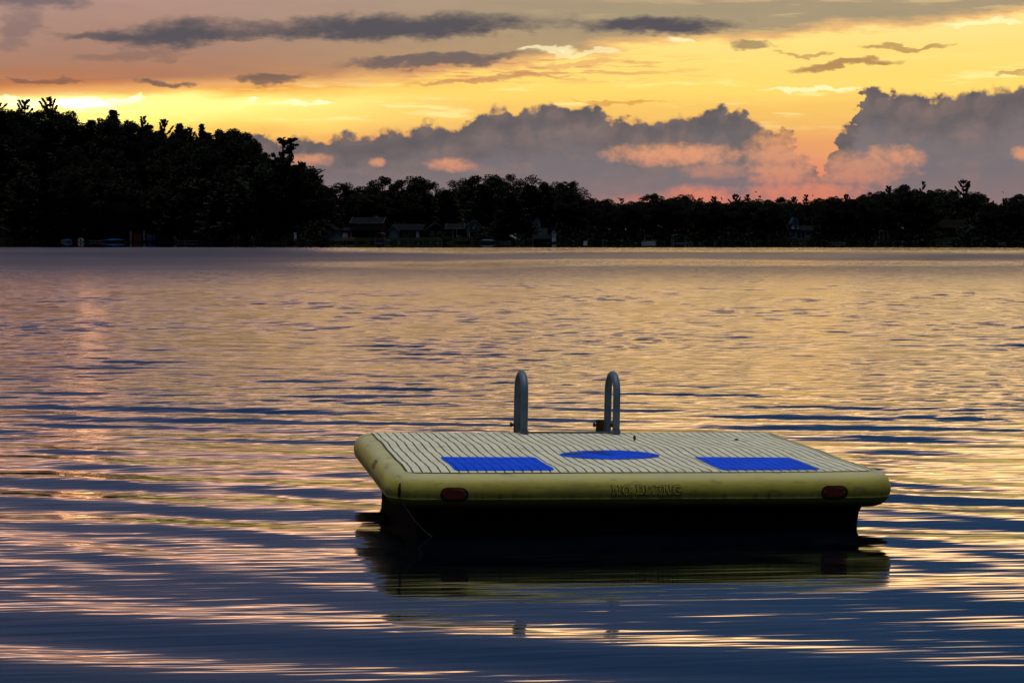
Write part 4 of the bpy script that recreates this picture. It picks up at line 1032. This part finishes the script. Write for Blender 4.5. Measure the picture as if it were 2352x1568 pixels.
    HULL = [(-.03, -.21), (-.055, -.222), (-.068, -.25), (-.076, -.33), (-.09, -.45), (-.11, -.62)]
    def sweep(prof, name, m):
        b = MB(); rings = [outline(o) for o, _ in prof]; n = len(rings[0])
        for (o, zz), rg in zip(prof, rings):
            for px, py in rg:
                k = max(0.0, min(1.0, 1+zz/.22)) if zz > -.22 else 0
                b.v.append((px, py, ZD+zz+undul(max(-W/2, min(W/2, px)), max(-D/2, min(D/2, py)))*k))
        for i in range(len(prof)-1):
            for j in range(n):
                a, c = i*n+j, i*n+(j+1) % n
                b.f.append((a, c, c+n, a+n)); b.m.append(0)
        return b.build(name, m, root, smooth=True)
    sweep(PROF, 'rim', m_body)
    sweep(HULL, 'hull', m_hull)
    # ---- deck surface with a boarding notch worn at the back
    def patch(name, inside, m, dz, x0, x1, y0, y1, nx, ny, thick=0.004):
        b = MB(); idx = {}
        xs = np.linspace(x0, x1, nx); ys = np.linspace(y0, y1, ny)
        for i, xx in enumerate(xs):
            for j, yy in enumerate(ys):
                X_, Y_ = inside(xx, yy)
                b.v.append((X_, Y_, ZD+dz+undul(X_, Y_)))
        for i in range(nx-1):
            for j in range(ny-1):
                a = i*ny+j; b.f.append((a, a+ny, a+ny+1, a+1)); b.m.append(0)
        return b.build(name, m, root, smooth=True)
    def rr(hw, hd, r):      # squeeze a grid into a rounded rectangle
        def f(xx, yy):
            ax, ay = abs(xx), abs(yy)
            if ax > hw-r and ay > hd-r:
                dx, dy = ax-(hw-r), ay-(hd-r); q = max(dx, dy); L = math.hypot(dx, dy)
                if L > 1e-9: dx, dy = dx/L*q, dy/L*q
                ax, ay = hw-r+dx, hd-r+dy
            return math.copysign(ax, xx), math.copysign(ay, yy)
        return f
    patch('deck', rr(W/2, D/2, CR), m_deck, .003, -W/2, W/2, -D/2, D/2, 120, 90)
    for cx, w in ((-.82, .59), (.782, .61)):
        f0 = rr(w/2, .325, .03)
        def ins(xx, yy, cx=cx, f0=f0):
            a, c = f0(xx, yy); return a+cx, c-.70
        patch('blue_square', ins, m_blue, .0065, -w/2, w/2, -.325, .325, 24, 24)
    def disc(xx, yy):
        q = max(abs(xx), abs(yy)); L = math.hypot(xx, yy)
        if L > 1e-9: xx, yy = xx/L*q, yy/L*q
        return xx*.315-.034, yy*.225-.265
    patch('blue_circle', disc, m_bluec, .0065, -1, 1, -1, 1, 24, 24)
    for px_, py_, sx, sy in ((-.24, -.20, .06, .02), (-.10, -.12, .06, .02), (-.05, -.22, .05, .015)):
        b = MB(); n = 12
        b.add([(px_+math.cos(2*math.pi*k/n)*sx*(1+.25*math.sin(k*2.3)), py_+math.sin(2*math.pi*k/n)*sy*2, ZD+.0095+undul(px_, py_)) for k in range(n)], [tuple(range(n))])
        b.build('scuff_mark', m_dkblue, root)
    # ---- ladder: two hoops over the back edge with hinge plates
    yb = D/2
    def hoop(cx, name):
        pts = []; y0, y1 = yb-.075, yb+.20; hh = .295; r = (y1-y0)/2; cy = (y0+y1)/2
        pts += [(cx, y0, ZD-.01), (cx, y0, ZD+.12), (cx, y0, ZD+.2)]
        for k in range(1, 16):
            a = math.pi*(1-k/16); pts.append((cx, cy+r*math.cos(a), ZD+hh-.02+(.125)*math.sin(a)))
        pts.insert(3, (cx, y0, ZD+hh-.04)); pts += [(cx, y1, ZD+hh-.04), (cx, y1, ZD+.1), (cx, y1, ZD-.3), (cx, y1, -.5)]
        h = MB().tube(pts, .0255, 14).build(name, m_steel, root, smooth=True)
        # foot collar on the deck
        MB().tube([(cx, y0, ZD+.002), (cx, y0, ZD+.02)], .034, 14).build('foot_collar', m_steel, h)
        return h
    h1 = hoop(-.353, 'ladder_rail'); h2 = hoop(.292, 'ladder_rail')
    for sx, px_, hw in ((1, -.300, .010), (-1, .232, .048)):
        MB().box(px_-hw/2-.004, px_+hw/2+.004, yb+.17, yb+.182, ZD-.12, ZD+.072).build('hinge_plate', m_rust, root)
    for a0, a1 in ((-.403, -.283), (.19, .33)):
        MB().tube([(a0, yb+.20, ZD+.035), (a0+.012, yb+.20, ZD+.035)], .017, 8).tube([(a0+.012, yb+.20, ZD+.035), (a1-.012, yb+.20, ZD+.035)], .008, 8).tube([(a1-.012, yb+.20, ZD+.035), (a1, yb+.20, ZD+.035)], .017, 8).build('bolt', m_rust, root, smooth=False)
    MB().tube([(-.34, yb-.035, ZD+.006), (.31, yb-.035, ZD+.006)], .006, 8).build('cross_bar', m_steel, root, smooth=True)
    for zz in (.05, -.2, -.42):
        MB().tube([(-.353, yb+.20, zz), (.292, yb+.20, zz)], .018, 10).build('ladder_rung', m_steel, root, smooth=True)
    # ---- things on the front face of the rim
    def off(zr):    # outward offset of the rim at height zr below the deck
        zs = [-p[1] for p in PROF[1:14]]; os_ = [p[0] for p in PROF[1:14]]
        return float(np.interp(-zr, zs, os_))
    def sag(xx): return undul(xx, -D/2)
    yf = -D/2
    for cx in (-1.138, 1.115):
        def stadium(hw, hh, lift):
            pts = []
            for s_, a0 in ((1, -90), (-1, 90)):
                for k in range(11):
                    a = R(a0+180*k/10); pts.append((cx+s_*(hw-hh)+hh*math.cos(a), -.106+hh*math.sin(a)))
            return pts
        def relief(pts, lift, zc=-.106):
            b = MB(); n = len(pts)
            fr = [(px_, yf-off(zr)-lift, ZD+zr+sag(px_)) for px_, zr in pts]; bk = [(p[0], p[1]+lift+.012, p[2]) for p in fr]
            b.add(fr+bk, [tuple(range(n))]+[(i, (i+1) % n, (i+1) % n+n, i+n) for i in range(n)])
            return b
        bez = relief(stadium(.081, .040, 0), .004).build('reflector_bezel', m_dark, root)
        relief(stadium(.071, .031, 0), .008).build('reflector', m_red, bez)
        for sx in (-.058, .058):
            MB().tube([(cx+sx, yf-off(-.106)-.006, ZD-.104+sag(cx)), (cx+sx, yf-off(-.106)-.0115, ZD-.104+sag(cx))], .0045, 8).build('screw', m_steel, bez)
    # raised slab-serif lettering
    def stroke(b, poly, lift, x0, sc, z0):
        """poly: corners in letter units (height 1); cut into strips so that it wraps the rim"""
        n = len(poly)
        fr = [(x0+u_*sc, yf-off(z0+v_*.054)-lift, ZD+z0+v_*.054+sag(x0)) for u_, v_ in poly]
        mu = [sum(p[k] for p in fr)/n for k in range(3)]
        def fl(p):
            d = Vector((p[0]-mu[0], 0, p[2]-mu[2])); d = d.normalized()*.0055 if d.length > 1e-6 else d
            return (p[0]+d.x, p[1]+lift-.0012, p[2]+d.z)
        bk = [fl(p) for p in fr]
        b.add(fr, [tuple(range(n))], 0)
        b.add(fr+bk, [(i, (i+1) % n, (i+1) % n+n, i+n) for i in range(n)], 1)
    def rect(u0, v0, u1, v1, k=4):
        return [(u0, v0), (u1, v0)]+[(u1, v0+(v1-v0)*i/k) for i in range(1, k+1)]+[(u0, v1-(v1-v0)*i/k) for i in range(0, k)]
    def arcs(cx, cy, rx, ry, t, a0, a1, n=12):
        out = []
        for i in range(n):
            p, q = R(a0+(a1-a0)*i/n), R(a0+(a1-a0)*(i+1)/n)
            tx = t
            out.append([(cx+rx*math.cos(p), cy+ry*math.sin(p)), (cx+rx*math.cos(q), cy+ry*math.sin(q)),
                        (cx+(rx-tx)*math.cos(q), cy+(ry-.13)*math.sin(q)), (cx+(rx-tx)*math.cos(p), cy+(ry-.13)*math.sin(p))])
        return out
    def glyph(ch):
        s = .13
        sl = lambda u: [rect(u-.1, 0, u+.26, s, 1), rect(u-.1, 1-s, u+.26, 1, 1), rect(u, s, u+.17, 1-s)]
        if ch == 'N': return sl(.1)[0:1]+[rect(0, 1-s, .27, 1, 1), rect(.1, s, .24, 1-s), rect(.72, 1-s, 1.08, 1, 1), rect(.82, 0, .96, 1-s), [(.12, 1-s), (.30, 1-s), (.96, 0), (.80, 0)]], 1.08
        if ch == 'O': return arcs(.48, .5, .48, .5, .2, 0, 360, 20), .96
        if ch == 'D': return sl(.1)+[rect(.27, 0, .45, s, 1), rect(.27, 1-s, .45, 1, 1)]+arcs(.42, .5, .5, .5, .2, -90, 90, 10), .92
        if ch == 'I': return sl(.1), .36
        if ch == 'V': return [rect(-.04, 1-s, .36, 1, 1), rect(.66, 1-s, 1.0, 1, 1), [(.06, 1-s), (.27, 1-s), (.55, 0), (.43, 0)], [(.74, 1-s), (.88, 1-s), (.55, 0), (.45, .1)]], .96
        if ch == 'G': return arcs(.48, .5, .48, .5, .2, 42, 330, 16)+[rect(.52, .36, 1.0, .36+s, 1), rect(.72, .06, .88, .36)], 1.0
        return [], .42
    b = MB(); sc = .0575; u0 = 0.0; word = 'NO DIVING'
    total = sum(glyph(c)[1]+.1 for c in word)-.1
    sc = .415/total; xx = -.224
    for chx in word:
        gl, wd = glyph(chx)
        b = MB()
        for poly in gl: stroke(b, poly, .006, xx, sc, -.112)
        if gl: b.build('raised_letter', [m_body, m_lettershade], root)
        xx += (wd+.1)*sc
    # gash at the front left corner, dark patch sticker, mooring cord
    cx, cy = -W/2, -D/2
    b = MB()
    cor = Vector((-W/2+CR, -D/2+CR, 0)); dd = Vector((-math.cos(R(52)), -math.sin(R(52)), 0)); tt = Vector((dd.y, -dd.x, 0))
    fr = []
    for k in range(9):
        zr = -.055-.085*k/8; wv = .010*math.sin(math.pi*(k+.4)/9)+.002*(k % 2)
        fr.append((cor+dd*(CR+off(zr)+.003), zr, wv))
    vs = [p+tt*w_+Vector((0, 0, ZD+zr)) for p, zr, w_ in fr]+[p-tt*w_+Vector((0, 0, ZD+zr)) for p, zr, w_ in fr]
    b.add(vs, [(i, i+1, i+10, i+9) for i in range(8)])
    b.build('gash', m_rust, root)
    m_st = mat('worn_sticker', (.22, .21, .05), .6, .2, var=.5, scale=60)
    b = MB()
    st = []
    for i in range(5):
        zr = -.028-.05*i/4
        for j in range(4):
            st.append((-W/2-off(zr)-.003, -.36+.14*j/3, ZD+zr+undul(-W/2, -.3)))
    b.add(st, [(i*4+j, i*4+j+1, i*4+j+5, i*4+j+4) for i in range(4) for j in range(3)])
    b.build('sticker', m_st, root)
    m_cord = mat('pale_cord', (.40, .36, .32), .7, .2)
    p0 = cor+dd*(CR+.100)+Vector((0, 0, ZD-.15)); p1 = Vector((-W/2+.24, -D/2+.02, -.05))
    MB().tube([p0.lerp(p1, t)+Vector((0, 0, -.05*math.sin(math.pi*t))) for t in [i/10 for i in range(11)]], .0028, 6).build('mooring_cord', m_cord, root, smooth=True)
    # loose bits lying on the deck: things of their own
    M = Matrix.LocRotScale(root.location, root.rotation_euler, None)
    def on_deck(lx, ly): return M @ Vector((lx, ly, ZD+.004+undul(lx, ly)))
    m_leaf = mat('dead_leaf', (.02, .018, .014), .9, .1)
    b = MB(); L = []
    for i in range(6):
        t = i/5; w_ = .010*math.sin(math.pi*(t*.85+.08)); L += [(-w_, .02*t, .048*t-.012*t*t), (w_, .02*t+.008, .048*t-.012*t*t)]
    b.add(L, [(2*i, 2*i+1, 2*i+3, 2*i+2) for i in range(5)])
    o = b.build('curled_leaf', m_leaf); o.location = on_deck(.31, .52); tag(o, 'small dark curled leaf standing on the float deck near the right ladder hoop', 'leaf')
    b = MB(); b.tube([(-.022, 0, .004), (-.012, .004, .010), (.004, 0, .013), (.018, -.005, .008), (.024, -.004, .003)], [.003, .009, .011, .008, .002], 8)
    o = b.build('pebble', m_leaf, smooth=True); o.scale = (.6, .6, .6); o.location = on_deck(1.02, .55); tag(o, 'tiny dark clod lying on the float deck behind the right blue square', 'pebble')
build_raft()
